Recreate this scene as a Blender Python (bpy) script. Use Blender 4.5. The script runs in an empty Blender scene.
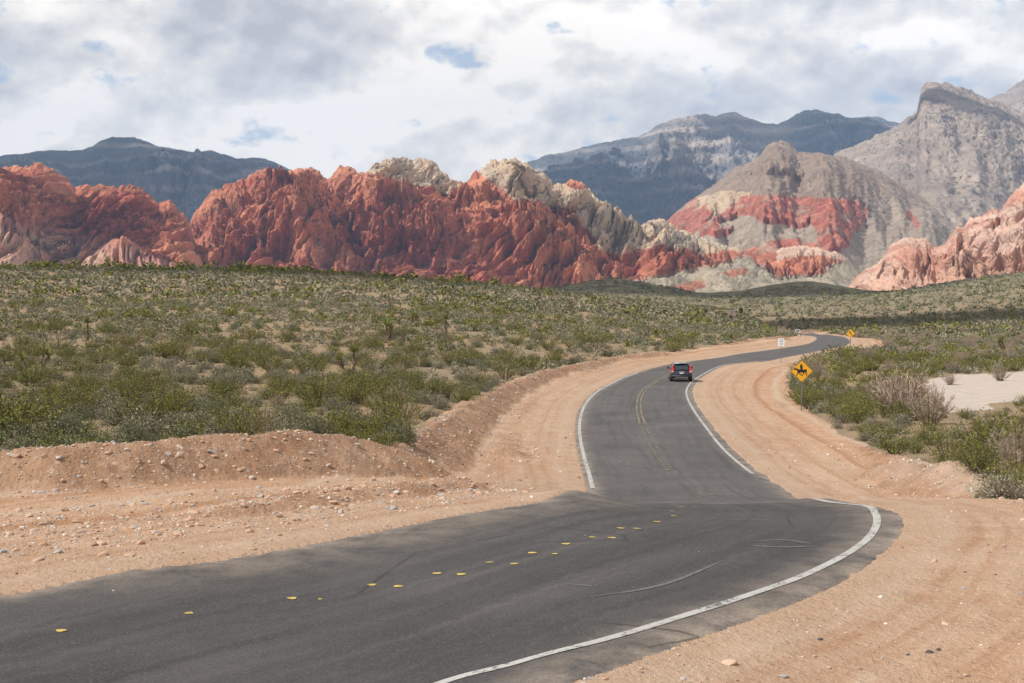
import bpy, bmesh, math, random
import numpy as np
from math import radians as R
S = bpy.context.scene
COL = S.collection
RNG = np.random.default_rng(11)
random.seed(5)

# ------------------------------------------------------------------ camera, light, exposure
FPX = 1422.0; PITCH = math.atan(56.5 / FPX); CZ = 4.0
cam_d = bpy.data.cameras.new('camera'); cam = bpy.data.objects.new('camera', cam_d); COL.objects.link(cam)
cam_d.sensor_width = 36.0; cam_d.lens = 36.0 * FPX / 1024.0; cam_d.clip_start = 0.1; cam_d.clip_end = 60000
cam.location = (0, 0, CZ); cam.rotation_euler = (R(90) - PITCH, 0, 0)
S.camera = cam
S.view_settings.view_transform = 'Standard'; S.view_settings.look = 'None'
S.view_settings.exposure = 0.0; S.view_settings.gamma = 1.0; S.view_settings.use_curve_mapping = False
SUN_DIR = np.array([-0.66, -0.26, 0.82]); SUN_DIR /= np.linalg.norm(SUN_DIR)
sd = bpy.data.lights.new('sun', 'SUN'); sd.energy = 4.9; sd.angle = R(0.8); sd.color = (1.0, 0.955, 0.89)
sun = bpy.data.objects.new('sun', sd); COL.objects.link(sun)
from mathutils import Vector
sun.rotation_euler = Vector(SUN_DIR).to_track_quat('Z', 'Y').to_euler()

# ------------------------------------------------------------------ node helper
class NT:
    def __init__(s, tree):
        s.t = tree; s.n = tree.nodes; s.l = tree.links
    def link(s, a, b):
        if isinstance(a, bpy.types.NodeSocket): s.l.new(a, b)
        elif isinstance(a, (tuple, list)) and len(a) == 3 and b.type == 'RGBA': b.default_value = (*a, 1)
        else: b.default_value = a
    def new(s, typ, **kw):
        nd = s.n.new(typ)
        for k, v in kw.items(): setattr(nd, k, v)
        return nd
    def m(s, op, a, b=0.0, c=None, clamp=False):
        nd = s.new('ShaderNodeMath', operation=op, use_clamp=clamp)
        s.link(a, nd.inputs[0]); s.link(b, nd.inputs[1])
        if c is not None: s.link(c, nd.inputs[2])
        return nd.outputs[0]
    def vm(s, op, a, b):
        nd = s.new('ShaderNodeVectorMath', operation=op); s.link(a, nd.inputs[0]); s.link(b, nd.inputs[1]); return nd.outputs[0]
    def noise(s, vec, scale, detail=4, rough=0.55, dist=0.0):
        nd = s.new('ShaderNodeTexNoise'); s.link(vec, nd.inputs['Vector']); nd.inputs['Scale'].default_value = scale
        nd.inputs['Detail'].default_value = detail; nd.inputs['Roughness'].default_value = rough; nd.inputs['Distortion'].default_value = dist
        return nd.outputs[0]
    def voro(s, vec, scale, feature='F1', out='Distance'):
        nd = s.new('ShaderNodeTexVoronoi', feature=feature); s.link(vec, nd.inputs['Vector']); nd.inputs['Scale'].default_value = scale
        return nd.outputs[out]
    def mix(s, f, a, b, mode='MIX'):
        nd = s.new('ShaderNodeMix', data_type='RGBA', blend_type=mode, clamp_factor=True)
        s.link(f, nd.inputs[0]); s.link(a, nd.inputs[6]); s.link(b, nd.inputs[7]); return nd.outputs[2]
    def rng(s, v, a, b, c=0.0, d=1.0, smooth=False):
        nd = s.new('ShaderNodeMapRange', interpolation_type='SMOOTHSTEP' if smooth else 'LINEAR')
        for i, q in enumerate((v, a, b, c, d)): s.link(q, nd.inputs[i])
        return nd.outputs[0]
    def attr(s, name, out='Fac'):
        nd = s.new('ShaderNodeAttribute', attribute_name=name); return nd.outputs[out]
    def combine(s, x, y, z):
        nd = s.new('ShaderNodeCombineXYZ')
        for i, q in enumerate((x, y, z)): s.link(q, nd.inputs[i])
        return nd.outputs[0]
    def bump(s, h, strength, dist, normal=None):
        nd = s.new('ShaderNodeBump'); s.link(h, nd.inputs['Height']); nd.inputs['Strength'].default_value = strength
        nd.inputs['Distance'].default_value = dist
        if normal: s.link(normal, nd.inputs['Normal'])
        return nd.outputs[0]

def new_mat(name, rough=0.9, spec=0.2, metal=0.0, color=None):
    m = bpy.data.materials.new(name); m.use_nodes = True
    b = m.node_tree.nodes['Principled BSDF']
    b.inputs['Roughness'].default_value = rough; b.inputs['Metallic'].default_value = metal
    b.inputs['Specular IOR Level'].default_value = spec
    if color: b.inputs['Base Color'].default_value = (*color, 1)
    return m, NT(m.node_tree), b

# ------------------------------------------------------------------ sky
W = bpy.data.worlds.new('World'); S.world = W; W.use_nodes = True
w = NT(W.node_tree); w.n.clear()
sky = w.new('ShaderNodeTexSky', sky_type='NISHITA', sun_disc=False)
sky.sun_elevation = math.asin(SUN_DIR[2]); sky.sun_rotation = math.atan2(SUN_DIR[0], SUN_DIR[1])
bg1 = w.new('ShaderNodeBackground'); w.link(sky.outputs[0], bg1.inputs[0]); bg1.inputs[1].default_value = 0.15
tc = w.new('ShaderNodeTexCoord').outputs['Generated']
sp = w.new('ShaderNodeSeparateXYZ'); w.link(tc, sp.inputs[0])
az = w.m('ARCTAN2', sp.outputs[0], sp.outputs[1]); el = sp.outputs[2]
def blob(px, py, rx, ry, amp):
    a0 = math.atan((px - 512) / FPX); e0 = math.sin(math.atan((285 - py) / FPX))
    dx = w.m('DIVIDE', w.m('SUBTRACT', az, a0), rx / FPX); dy = w.m('DIVIDE', w.m('SUBTRACT', el, e0), ry / FPX)
    r2 = w.m('ADD', w.m('MULTIPLY', dx, dx), w.m('MULTIPLY', dy, dy))
    return w.m('MULTIPLY', w.m('EXPONENT', w.m('MULTIPLY', r2, -1.0)), amp)
wv = w.combine(w.m('MULTIPLY', az, 1.0), w.m('MULTIPLY', el, 1.9), 0.0)
nA = w.noise(wv, 5.5, 7, 0.55, 0.5); nB = w.noise(w.vm('ADD', wv, (3.1, 7.7, 2.0)), 11.0, 6, 0.55, 0.25)
nC = w.noise(w.vm('ADD', wv, (9.1, 1.7, 5.0)), 34.0, 5, 0.6, 0.4)
# relief light: each billow is brighter towards the sun (up and left) than on its underside
wq = w.combine(az, w.m('MULTIPLY', el, 1.35), 0.0)
nD = w.noise(wq, 7.0, 7, 0.5, 0.15); nD2 = w.noise(w.vm('ADD', wq, (-0.012, 0.034, 0.0)), 7.0, 7, 0.5, 0.15)
nE = w.noise(wq, 24.0, 5, 0.55, 0.1); nE2 = w.noise(w.vm('ADD', wq, (-0.004, 0.012, 0.0)), 24.0, 5, 0.55, 0.1)
relief = w.m('ADD', w.m('MULTIPLY', w.m('SUBTRACT', nD, nD2), 2.7), w.m('MULTIPLY', w.m('SUBTRACT', nE, nE2), 1.35))
shade = w.m('ADD', w.m('MULTIPLY', w.m('SUBTRACT', nA, 0.5), 0.7), w.m('MULTIPLY', w.m('SUBTRACT', nB, 0.5), 0.65))
shade = w.m('ADD', shade, relief)
base = 0.77
tot = w.m('ADD', shade, base)
for b in [(190, 5, 150, 50, -0.36), (10, 55, 70, 30, -0.18), (300, 45, 60, 30, -0.14), (300, 85, 110, 32, -0.26), (640, 120, 130, 34, -0.24), (760, 110, 130, 26, -0.16),
          (930, 20, 160, 36, -0.24), (830, 90, 110, 24, -0.12), (60, 110, 130, 40, 0.24), (440, 105, 120, 40, 0.32), (330, 130, 120, 30, 0.16), (520, 30, 60, 40, 0.10), (690, 40, 90, 30, 0.26),
          (900, 42, 60, 14, 0.22), (530, 120, 60, 20, 0.1), (60, 20, 60, 20, 0.16), (620, 30, 90, 30, 0.10), (880, 112, 60, 8, 0.1)]:
    tot = w.m('ADD', tot, blob(*b[:4], b[4] * 1.25))
cr = w.new('ShaderNodeValToRGB'); w.link(tot, cr.inputs[0])
e = cr.color_ramp.elements
e[0].position = 0.0; e[0].color = (0.72, 0.71, 0.73, 1)
e[1].position = 1.0; e[1].color = (1.62, 1.52, 1.38, 1)
for p, c in [(0.3, (0.92, 0.90, 0.90)), (0.55, (1.12, 1.08, 1.03)), (0.78, (1.34, 1.27, 1.17))]:
    q = e.new(p); q.color = (*c, 1)
bg2 = w.new('ShaderNodeBackground'); w.link(cr.outputs[0], bg2.inputs[0]); w.link(w.rng(el, 0.24, 0.6, 1.0, 0.38), bg2.inputs[1])  # clouds dimmed above the frame to cut fill light and deepen shadows
# blue gaps
gap = w.m('SUBTRACT', w.m('MULTIPLY', nB, 0.9), 0.62)
gap = w.m('ADD', gap, w.m('ADD', w.m('MULTIPLY', w.m('SUBTRACT', nC, 0.5), 0.55), w.m('MULTIPLY', w.m('SUBTRACT', nD, 0.5), 0.5)))
for b in [(446, 58, 30, 11, 0.40), (478, 67, 34, 6, 0.30), (100, 58, 12, 5, 0.2), (892, 107, 34, 10, 0.50), (612, 122, 14, 6, 0.25), (985, 95, 26, 8, 0.40)]:
    gap = w.m('ADD', gap, blob(*b))
# higher up the overhead sky opens into more blue
gap = w.m('ADD', gap, w.rng(el, 0.3, 0.9, 0.0, 0.12))
gap = w.m('ADD', gap, w.m('MULTIPLY', w.m('SUBTRACT', nE, 0.5), 1.9))
gf = w.rng(gap, 0.02, 0.34, 0.0, 0.85, True)
bgb = w.new('ShaderNodeBackground'); bgb.inputs[1].default_value = 1.0
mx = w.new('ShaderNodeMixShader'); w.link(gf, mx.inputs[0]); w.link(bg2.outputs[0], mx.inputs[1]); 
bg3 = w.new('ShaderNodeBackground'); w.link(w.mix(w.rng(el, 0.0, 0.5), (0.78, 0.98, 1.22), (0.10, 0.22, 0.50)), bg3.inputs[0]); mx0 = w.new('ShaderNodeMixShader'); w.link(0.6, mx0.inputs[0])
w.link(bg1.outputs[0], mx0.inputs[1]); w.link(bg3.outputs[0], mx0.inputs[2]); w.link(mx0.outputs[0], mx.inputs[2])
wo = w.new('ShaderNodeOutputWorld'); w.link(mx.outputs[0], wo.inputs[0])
w.n.remove(bgb)

# ------------------------------------------------------------------ numpy helpers
def ray(px, py):
    px = np.asarray(px, float); py = np.asarray(py, float)
    a = (px - 512) / FPX; b = (341.5 - py) / FPX
    c, s = math.cos(PITCH), math.sin(PITCH)
    y = c + b * s; z = -s + b * c
    return a / y, z / y                       # dX/dY, dZ/dY
def unproj(px, py, D):
    a, b = ray(px, py); D = np.asarray(D, float); return a * D, D, CZ + b * D
def proj(X, Y, Z):
    c, s = math.cos(PITCH), math.sin(PITCH); z = Z - CZ
    f = Y * c - z * s; u = Y * s + z * c
    return 512 + FPX * X / f, 341.5 - FPX * u / f
def hsh(ix, iy, seed):
    n = (ix.astype(np.int64) * 374761393 + iy.astype(np.int64) * 668265263 + seed * 974634777) & 0x7fffffff
    n = ((n ^ (n >> 13)) * 1274126177) & 0x7fffffff
    n = n ^ (n >> 16)
    return (n & 0xffff) / 65535.0
def perlin(x, y, seed=0):
    x = np.asarray(x, float); y = np.asarray(y, float)
    x0 = np.floor(x); y0 = np.floor(y); fx = x - x0; fy = y - y0
    ux = fx * fx * fx * (fx * (fx * 6 - 15) + 10); uy = fy * fy * fy * (fy * (fy * 6 - 15) + 10)
    def g(dx, dy):
        a = hsh(x0 + dx, y0 + dy, seed) * 2 * math.pi
        return np.cos(a) * (fx - dx) + np.sin(a) * (fy - dy)
    a = g(0, 0) * (1 - ux) + g(1, 0) * ux; b = g(0, 1) * (1 - ux) + g(1, 1) * ux
    return (a * (1 - uy) + b * uy) * 1.5      # about -1..1
def fbm(x, y, oct=4, seed=0, gain=0.5):
    v = 0; a = 1; t = 0
    for i in range(oct): v = v + a * perlin(x * 2 ** i + 17.3 * i, y * 2 ** i - 9.1 * i, seed + i); t += a; a *= gain
    return v / t
def billow(x, y, oct=4, seed=0, gain=0.5):    # round bulges between sharp cracks
    v = 0; a = 1; t = 0
    for i in range(oct):
        v = v + a * np.sqrt(np.abs(perlin(x * 2 ** i + 7.7 * i, y * 2 ** i + 3.1 * i, seed + i)) + 1e-4); t += a; a *= gain
    return v / t
def blocks(x, y, seed=0):
    """angular fractured blocks: every cell has its own height and its own tilt"""
    x0 = np.floor(x); y0 = np.floor(y); bd = np.full(np.shape(x), 9.0); val = np.zeros(np.shape(x))
    for i in (-1, 0, 1):
        for j in (-1, 0, 1):
            cx, cy = x0 + i, y0 + j; jx = cx + 0.1 + 0.8 * hsh(cx, cy, seed); jy = cy + 0.1 + 0.8 * hsh(cx, cy, seed + 1); ex, ey = x - jx, y - jy; d = np.abs(ex) + np.abs(ey) * 0.9 + 0.25 * np.abs(ex - ey)
            k = d < bd; bd = np.where(k, d, bd); val = np.where(k, hsh(cx, cy, seed + 2) - 0.5 + 0.9 * ex * (hsh(cx, cy, seed + 3) - 0.5) + 0.9 * ey * (hsh(cx, cy, seed + 4) - 0.2), val)
    return val
def inpoly(X, Y, poly):
    X = np.asarray(X); ins = np.zeros(X.shape, bool); n = len(poly)
    for i in range(n):
        x1, y1 = poly[i]; x2, y2 = poly[(i + 1) % n]
        if y1 == y2: continue
        c = ((y1 > Y) != (y2 > Y)) & (X < (x2 - x1) * (Y - y1) / (y2 - y1) + x1)
        ins ^= c
    return ins
def segdist(X, Y, pts, vals=None):
    best = np.full(np.shape(X), 1e9); bv = np.zeros(np.shape(X))
    side = np.zeros(np.shape(X))
    for i in range(len(pts) - 1):
        x1, y1 = pts[i][:2]; x2, y2 = pts[i + 1][:2]; dx, dy = x2 - x1, y2 - y1; L = dx * dx + dy * dy + 1e-9
        t = np.clip(((X - x1) * dx + (Y - y1) * dy) / L, 0, 1)
        ex = X - x1 - t * dx; ey = Y - y1 - t * dy
        d = np.hypot(ex, ey); k = d < best
        best = np.where(k, d, best); side = np.where(k, np.sign(dx * ey - dy * ex), side)
        if vals is not None: bv = np.where(k, vals[i] + t * (vals[i + 1] - vals[i]), bv)
    return best, bv, side
def sstep(a, b, x):
    t = np.clip((x - a) / (b - a), 0, 1); return t * t * (3 - 2 * t)

def mesh_np(name, V, F, mat=None, parent=None, attrs=None, smooth=False, link=True):
    """V (n,3); F (m,k) ints with k 3 or 4"""
    me = bpy.data.meshes.new(name); V = np.asarray(V, np.float32); F = np.asarray(F, np.int32); k = F.shape[1]
    me.vertices.add(len(V)); me.vertices.foreach_set('co', V.ravel())
    me.loops.add(F.size); me.loops.foreach_set('vertex_index', F.ravel())
    me.polygons.add(len(F)); me.polygons.foreach_set('loop_start', np.arange(0, F.size, k, dtype=np.int32))
    me.polygons.foreach_set('loop_total', np.full(len(F), k, np.int32))
    me.polygons.foreach_set('use_smooth', np.full(len(F), smooth))
    for an, av in (attrs or {}).items():
        av = np.asarray(av, np.float32)
        if av.ndim == 1:
            a = me.attributes.new(an, 'FLOAT', 'POINT'); a.data.foreach_set('value', av)
        else:
            a = me.attributes.new(an, 'FLOAT_COLOR', 'POINT')
            a.data.foreach_set('color', np.concatenate([av, np.ones((len(av), 1), np.float32)], 1).ravel())
    me.update(calc_edges=True); me.validate()
    if mat: me.materials.append(mat)
    if not link: return me
    o = bpy.data.objects.new(name, me); COL.objects.link(o); o.parent = parent
    return o
def grid_faces(nr, nc):
    i = np.arange(nr - 1)[:, None] * nc + np.arange(nc - 1)[None]
    return np.stack([i, i + 1, i + nc + 1, i + nc], -1).reshape(-1, 4)
def struct(o): o['kind'] = 'structure'; return o
def tag(o, label, cat, group=None):
    o['label'] = label; o['category'] = cat
    if group: o['group'] = group
    return o
def thing(name, label, cat, loc, rz=0.0, group=None):
    o = bpy.data.objects.new(name, None); COL.objects.link(o); o.location = loc; o.rotation_euler = (0, 0, rz); o.empty_display_size = 0.2
    return tag(o, label, cat, group)

# ------------------------------------------------------------------ ground field
# pavement edges: rows of (left px, py, distance, right px, py, distance)
ROWS = [(119, 571, None, 574, 683, None), (190, 563, None, 649, 656, None), (256, 553, None, 700, 637, None), (354, 535, None, 768, 613, None),
        (420, 522, None, 843, 581, None), (464, 513, None, 880, 555, None), (512, 506, None, 900, 535, None), (545, 499, None, 904, 521, None),
        (571, 490, 28.0, 893, 510.5, 25.6)]
HN = 4.0
def near(px, py):
    a, b = ray(px, py); D = -HN / b; return float(a * D), float(D), CZ - HN
edge = []
for r in ROWS:
    l = near(r[0], r[1]) if r[2] is None else tuple(float(q) for q in unproj(r[0], r[1], r[2]))
    q = near(r[3], r[4]) if r[5] is None else tuple(float(v) for v in unproj(r[3], r[4], r[5]))
    edge.append((l, q))
dl = np.array([-0.69, -0.72])
pre = [((edge[0][0][0] + dl[0] * s, edge[0][0][1] + dl[1] * s, 0.0), (edge[0][1][0] + dl[0] * s, edge[0][1][1] + dl[1] * s, 0.0)) for s in (60, 30, 14, 6, 2.5)]
edge = pre + edge
def HZ(h): return CZ - h
edge += [((1.45, 30.0, HZ(4.55)), (6.75, 29.0, HZ(4.4))), ((1.85, 34.5, HZ(5.25)), (7.5, 34.0, HZ(5.15))), ((2.05, 39.5, HZ(6.0)), (8.1, 39.5, HZ(6.0)))]
for r in [(585, 484, 45, 783, 487, 44.3), (578, 455, 53.5, 744, 459, 52.5), (574.5, 430, 63, 716, 429, 63.5), (579, 409, 75.5, 700, 408, 76),
          (591, 394, 88, 693.5, 395, 87), (609, 384, 99, 694.5, 386, 96.5), (638, 372, 116, 703, 377, 110), (687, 361.5, 133, 724, 366, 126), (720, 357, 142, 750, 362.5, 132.5),
          (738, 353.5, 148, 771, 361, 135), (763, 350.3, 156, 790, 357, 143), (788, 347, 166, 812, 352.5, 153), (806, 344, 180, 835, 348.5, 168), (815, 340.5, 204, 848, 344.5, 189),
          (816, 337.6, 228, 850, 340.3, 217), (813, 335.8, 262, 843, 337.2, 262), (806, 335.2, 302, 828, 335, 310), (797, 334.7, 345, 812, 334, 362), (782, 334.3, 385, 792, 333.4, 402),
          (760, 334, 420, 765, 333, 440)]:
    l = unproj(*r[:3]); q = unproj(*r[3:]); zz = (float(l[2]) + float(q[2])) / 2
    edge.append(((float(l[0]), float(l[1]), zz), (float(q[0]), float(q[1]), zz)))
def resample(P, n):
    P = np.array(P, float); k = len(P)
    # catmull-rom through the points
    t = np.linspace(0, k - 1, n); i = np.clip(t.astype(int), 0, k - 2); f = (t - i)[:, None]
    g = lambda j: P[np.clip(j, 0, k - 1)]
    a, b, c, d = g(i - 1), g(i), g(i + 1), g(i + 2)
    return 0.5 * (2 * b + (c - a) * f + (2 * a - 5 * b + 4 * c - d) * f ** 2 + (3 * b - a - 3 * c + d) * f ** 3)
NS = 900
EL = resample([e_[0] for e_ in edge], NS); ER = resample([e_[1] for e_ in edge], NS)
# control points of the ground surface: px, py, distance
CP = []
for l, q in edge[5:]: CP += [l, q]
def cp(px, py, D):
    X, Y, Z = unproj(px, py, D); CP.append((float(X), float(Y), float(Z)))
def ch(px, D, H):                # by height below the eye
    CP.append(((px - 512) / FPX * D, D, CZ - H))
for px in (-400, 0, 400, 800, 1200, 1600): ch(px, 9, 4.0)
for px in (-400, -100): ch(px, 19, 4.0)
for px in (1050, 1200, 1500): ch(px, 18, 4.0); ch(px, 25, 4.05); ch(px, 28, 4.3)
for px in (960, ): ch(px, 25, 4.02); ch(px, 28, 4.25)
for px in (-400, 0, 200): ch(px, 27, 3.95); ch(px, 32, 4.3); ch(px, 38, 4.7)
ch(380, 30, 4.25); ch(380, 37, 4.8); ch(480, 33, 4.7); ch(470, 40, 5.5)
cp(458, 467.7, 46); cp(474, 440, 56); cp(505, 401, 77); cp(536, 382, 95); cp(575, 372, 108); cp(630, 361, 127)
for px in (-500, 0, 200, 350): ch(px, 50, 5.0); ch(px, 70, 5.4); ch(px, 100, 5.5); ch(px, 150, 4.8); ch(px, 220, 3.3)
ch(420, 70, 5.6); ch(450, 100, 6.0); ch(500, 150, 5.6); ch(600, 170, 6.4); ch(500, 220, 4.6); ch(620, 230, 6.1); ch(700, 200, 6.7); ch(700, 260, 7.2)
cp(-500, 288, 300); cp(0, 288, 300); cp(200, 289, 300); cp(350, 293, 300); cp(500, 300, 300); cp(620, 309, 300); cp(720, 322, 290)
cp(-500, 262, 440); cp(-100, 266, 440); cp(60, 268, 440); cp(200, 270, 440); cp(300, 273, 440); cp(400, 279, 440); cp(500, 287, 440); cp(560, 293, 440); cp(640, 304, 430); cp(700, 313, 420); cp(750, 319, 400)
for px, h in ((-500, -4), (0, -3), (300, 0), (500, 5)): ch(px, 560, h)
for px in (-500, 0, 300): ch(px, 800, 8)
cp(560, 297, 700); cp(650, 305, 640); cp(720, 311, 600); cp(780, 312, 600); cp(860, 310, 620)
cp(540, 291, 1000); cp(575, 284, 1000); cp(610, 279, 1000); cp(645, 283, 980); cp(680, 291, 940); cp(705, 297, 900)
cp(735, 295, 1000); cp(765, 287, 1050); cp(800, 281.5, 1080); cp(830, 284, 1060); cp(862, 293, 1000); cp(900, 291, 950); cp(960, 282, 920); cp(1024, 273, 900); cp(1200, 262, 900); cp(1500, 262, 900)
cp(930, 302, 640); cp(1024, 291, 640); cp(1200, 286, 640); cp(1500, 286, 640)
cp(800, 325, 440); cp(900, 318, 470); cp(1024, 309, 480); cp(1200, 306, 480); cp(1500, 306, 480)
cp(850, 331, 380); cp(940, 327, 360); cp(1024, 323, 360); cp(1200, 322, 360)
cp(900, 342, 220); cp(1000, 343, 215); cp(1200, 343, 215); cp(950, 352, 175); cp(1100, 352, 175); cp(890, 352, 172)
cp(885, 347, 186); cp(1000, 372, 122); cp(930, 376, 118); cp(1000, 392, 98); cp(1200, 385, 105); cp(900, 400, 92); cp(830, 392, 100); cp(790, 372, 122)
cp(800, 405, 85); cp(850, 445, 58); cp(940, 430, 63); cp(1020, 450, 54); cp(1300, 450, 54); cp(780, 440, 61); cp(740, 400, 86)
ch(900, 45, 6.5); ch(1000, 42, 6.4); ch(1200, 42, 6.4); ch(830, 41, 6.2); ch(900, 35, 5.35); ch(1050, 35, 5.3); ch(1300, 35, 5.3)
for px in (-500, 0, 300, 500, 600, 700, 800, 900, 1024, 1200, 1500): ch(px, 1500, 14); ch(px, 2600, 18)
for px in (600, 700, 800, 900, 1024): ch(px, 1250, 12 if px < 1000 else 6)
CP = np.array(CP)
def uv(X, Y):
    r = np.hypot(X, Y); ph = np.arctan2(X, Y)
    return np.clip(ph, -0.62, 0.62) * 3.0, np.log(np.clip(r, 8, 3000))
cu, cv = uv(CP[:, 0], CP[:, 1])
# drop near duplicates
keep = []
for i in range(len(CP)):
    if all(math.hypot(cu[i] - cu[j], cv[i] - cv[j]) > 1e-3 for j in keep): keep.append(i)
CP = CP[keep]; cu = cu[keep]; cv = cv[keep]
KC = 0.05
Km = np.sqrt((cu[:, None] - cu[None]) ** 2 + (cv[:, None] - cv[None]) ** 2 + KC ** 2)
# heights are fitted as slope angles so that near and far weigh alike
tgt = (CP[:, 2] - CZ) / np.exp(cv)
n_ = len(CP); A = np.zeros((n_ + 1, n_ + 1)); A[:n_, :n_] = Km - 1e-5 * np.eye(n_); A[:n_, n_] = 1; A[n_, :n_] = 1
wt = np.linalg.solve(A, np.append(tgt, 0))
def g0(X, Y):
    X = np.asarray(X, float); Y = np.asarray(Y, float); sh = X.shape; u, v = uv(X.ravel(), Y.ravel()); out = np.empty(len(u))
    for i in range(0, len(u), 20000):
        s = slice(i, i + 20000)
        out[s] = np.sqrt((u[s, None] - cu) ** 2 + (v[s, None] - cv) ** 2 + KC ** 2) @ wt[:-1] + wt[-1]
    return (CZ + out * np.exp(v)).reshape(sh)
ROADPOLY = [tuple(p[:2]) for p in EL[::6]] + [tuple(p[:2]) for p in ER[::6][::-1]]
ROADLINE = [tuple(p[:2]) for p in EL[::9]]; ROADLINE_R = [tuple(p[:2]) for p in ER[::9]]
# berms of graded dirt: crest points px, py, distance, foot width
BERMS = [([(-260, 462, 27), (-60, 458, 28), (0, 455.5, 28.5), (50, 451, 28.8), (106, 446.5, 29.5), (160, 442, 30.5), (230, 438, 32), (300, 433, 34), (340, 437, 35.2), (385, 448, 36)], 0.50),
         ([(392, 449, 43), (410, 438, 48), (430, 425, 54), (470, 403, 67), (500, 387, 82), (540, 372, 100), (580, 364, 114), (620, 356.5, 131), (655, 352, 142), (680, 354.5, 146)], 0.55),
         ([(692, 354.5, 150), (705, 350, 156), (722, 346, 164), (745, 341, 178), (768, 337.5, 196), (782, 336, 206), (788, 338.5, 208)], 0.5),
         ([(905, 459, 48), (930, 468, 45), (952, 463, 43.5), (975, 473, 42), (1000, 484, 40), (1024, 496, 38), (1100, 505, 37)], 0.5),
         ([(-60, 546, 22.0), (30, 537, 22.6), (90, 529, 23), (150, 520.5, 23.6), (230, 511, 24.6), (330, 496, 26.4), (400, 487, 28.4), (450, 482, 30.5)], 0.42),
         ([(540, 452, 56), (532, 430, 64), (538, 410, 76), (556, 394, 90), (590, 378, 108)], 0.3), ([(505, 455, 52), (508, 430, 62), (520, 408, 74), (545, 388, 94)], 0.3),
         ([(870, 449, 56), (895, 457, 51.5), (925, 472, 46.5), (960, 484, 42), (1000, 497, 38.5)], 0.4)]
BP = []
for pts, sl in BERMS:
    P = [tuple(float(q) for q in unproj(*p)) for p in pts]; BP.append((P, [p[2] for p in P], sl))
def masks(X, Y):
    dL, _, _ = segdist(X, Y, ROADLINE); dR, _, _ = segdist(X, Y, ROADLINE_R)
    return np.minimum(dL, dR)
def ground(X, Y, full=False):
    X = np.asarray(X, float); Y = np.asarray(Y, float)
    z = g0(X, Y); r = np.hypot(X, Y)
    pav = inpoly(X, Y, ROADPOLY); d = masks(X, Y); out = np.where(pav, 0, d)
    w1 = sstep(0.4, 3.0, out)
    z = z + w1 * (0.035 * fbm(X * 1.3, Y * 1.3, 4, 3) + 0.10 * fbm(X * 0.22, Y * 0.22, 3, 8))
    z = z + w1 * sstep(60, 300, r) * 0.9 * fbm(X * 0.03, Y * 0.03, 3, 21)
    z = z + sstep(500, 900, r) * 1.6 * fbm(X * 0.012, Y * 0.012, 4, 31)
    z = z + sstep(0.8, 2.0, out) * sstep(16, 11, out) * 0.055 * fbm(out * 1.4 + 0.6 * fbm(X * .15, Y * .15, 2, 90), X * 0.07 + Y * 0.07, 3, 91)
    bm = np.zeros(X.shape)
    for P, vz, sl in BP:
        bd, bz, _ = segdist(X, Y, P, vz)
        bd = bd + 0.35 * fbm(X * 0.5, Y * 0.5, 3, 40)
        nz = 0.16 * fbm(X * 0.8, Y * 0.8, 3, 44) + 0.11 * (billow(X * 1.9, Y * 1.9, 4, 50, 0.6) - 0.4)
        cand = bz + 0.03 - np.maximum(bd - 0.25, 0) * sl + nz
        cand = np.where(bd > 6.5, -1e3, cand)
        m = sstep(-0.1, 0.12, cand - z) * w1
        z = z + (np.maximum(z, cand) - z) * np.clip(w1 * 1.5, 0, 1); bm = np.maximum(bm, m)
    if full: return z, pav, d, bm
    return z
def hit(px, py, dmin=12.0, dmax=3000.0, g=None):
    px = np.atleast_1d(np.asarray(px, float)); py = np.atleast_1d(np.asarray(py, float)); a, b = ray(px, py)
    g = g or g0
    Ds = np.exp(np.linspace(math.log(dmin), math.log(dmax), 420))
    zz = g(a[:, None] * Ds, np.broadcast_to(Ds, (len(a), len(Ds)))); below = (CZ + b[:, None] * Ds) < zz
    k = np.argmax(below, 1); k = np.where(below.any(1), np.maximum(k, 1), len(Ds) - 1)
    lo, hi = Ds[k - 1], Ds[k]
    for _ in range(12):
        m = (lo + hi) / 2; u = (CZ + b * m) < g(a * m, m); hi = np.where(u, m, hi); lo = np.where(u, lo, m)
    return a * hi, hi
DIRT_PX = [(-700, 462), (-260, 458), (0, 454), (106, 445), (230, 437), (300, 432), (340, 436), (388, 447), (430, 424), (470, 402), (500, 386), (540, 371), (580, 363.5), (620, 356), (655, 351.5),
           (682, 354)]
DIRT_MID = [(700, 350.5, 158), (722, 345.5, 166), (745, 340.5, 180), (770, 336.5, 198), (786, 333, 218), (797, 331, 245), (778, 333, 418), (822, 332, 400), (830, 335, 330), (852, 336, 250), (884, 340.5, 225),
            (887, 347, 190), (868, 352, 176), (842, 354, 166), (818, 359, 146), (803, 364, 133)]
DIRT_PX2 = [(790, 375), (793, 392), (805, 408), (832, 428), (868, 447), (905, 462), (940, 477), (965, 489), (990, 499)]
def h_of(pts):
    x, y = hit([p[0] for p in pts], [p[1] for p in pts]); return list(zip(x, y))
P1 = [tuple(float(q) for q in unproj(p[0], p[1], d))[:2] for p, d in zip(DIRT_PX, (27, 27.5, 29.2, 30, 32.6, 34.6, 35.8, 42, 55, 68, 83, 101, 115, 132, 143, 149))]
P2 = [tuple(float(q) for q in unproj(*p))[:2] for p in DIRT_MID]
DIRTPOLY = [(-60, 20)] + P1 + P2 + h_of(DIRT_PX2) + [(14.0, 38.0), (17, 35.5), (30, 36), (60, 30), (60, -30), (-60, -60)]
WASHPOLY = h_of([(922, 381), (950, 375), (985, 374), (1024, 370), (1120, 366), (1120, 410), (1040, 404), (1005, 402), (985, 409), (966, 416), (946, 410), (930, 394)])

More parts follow.
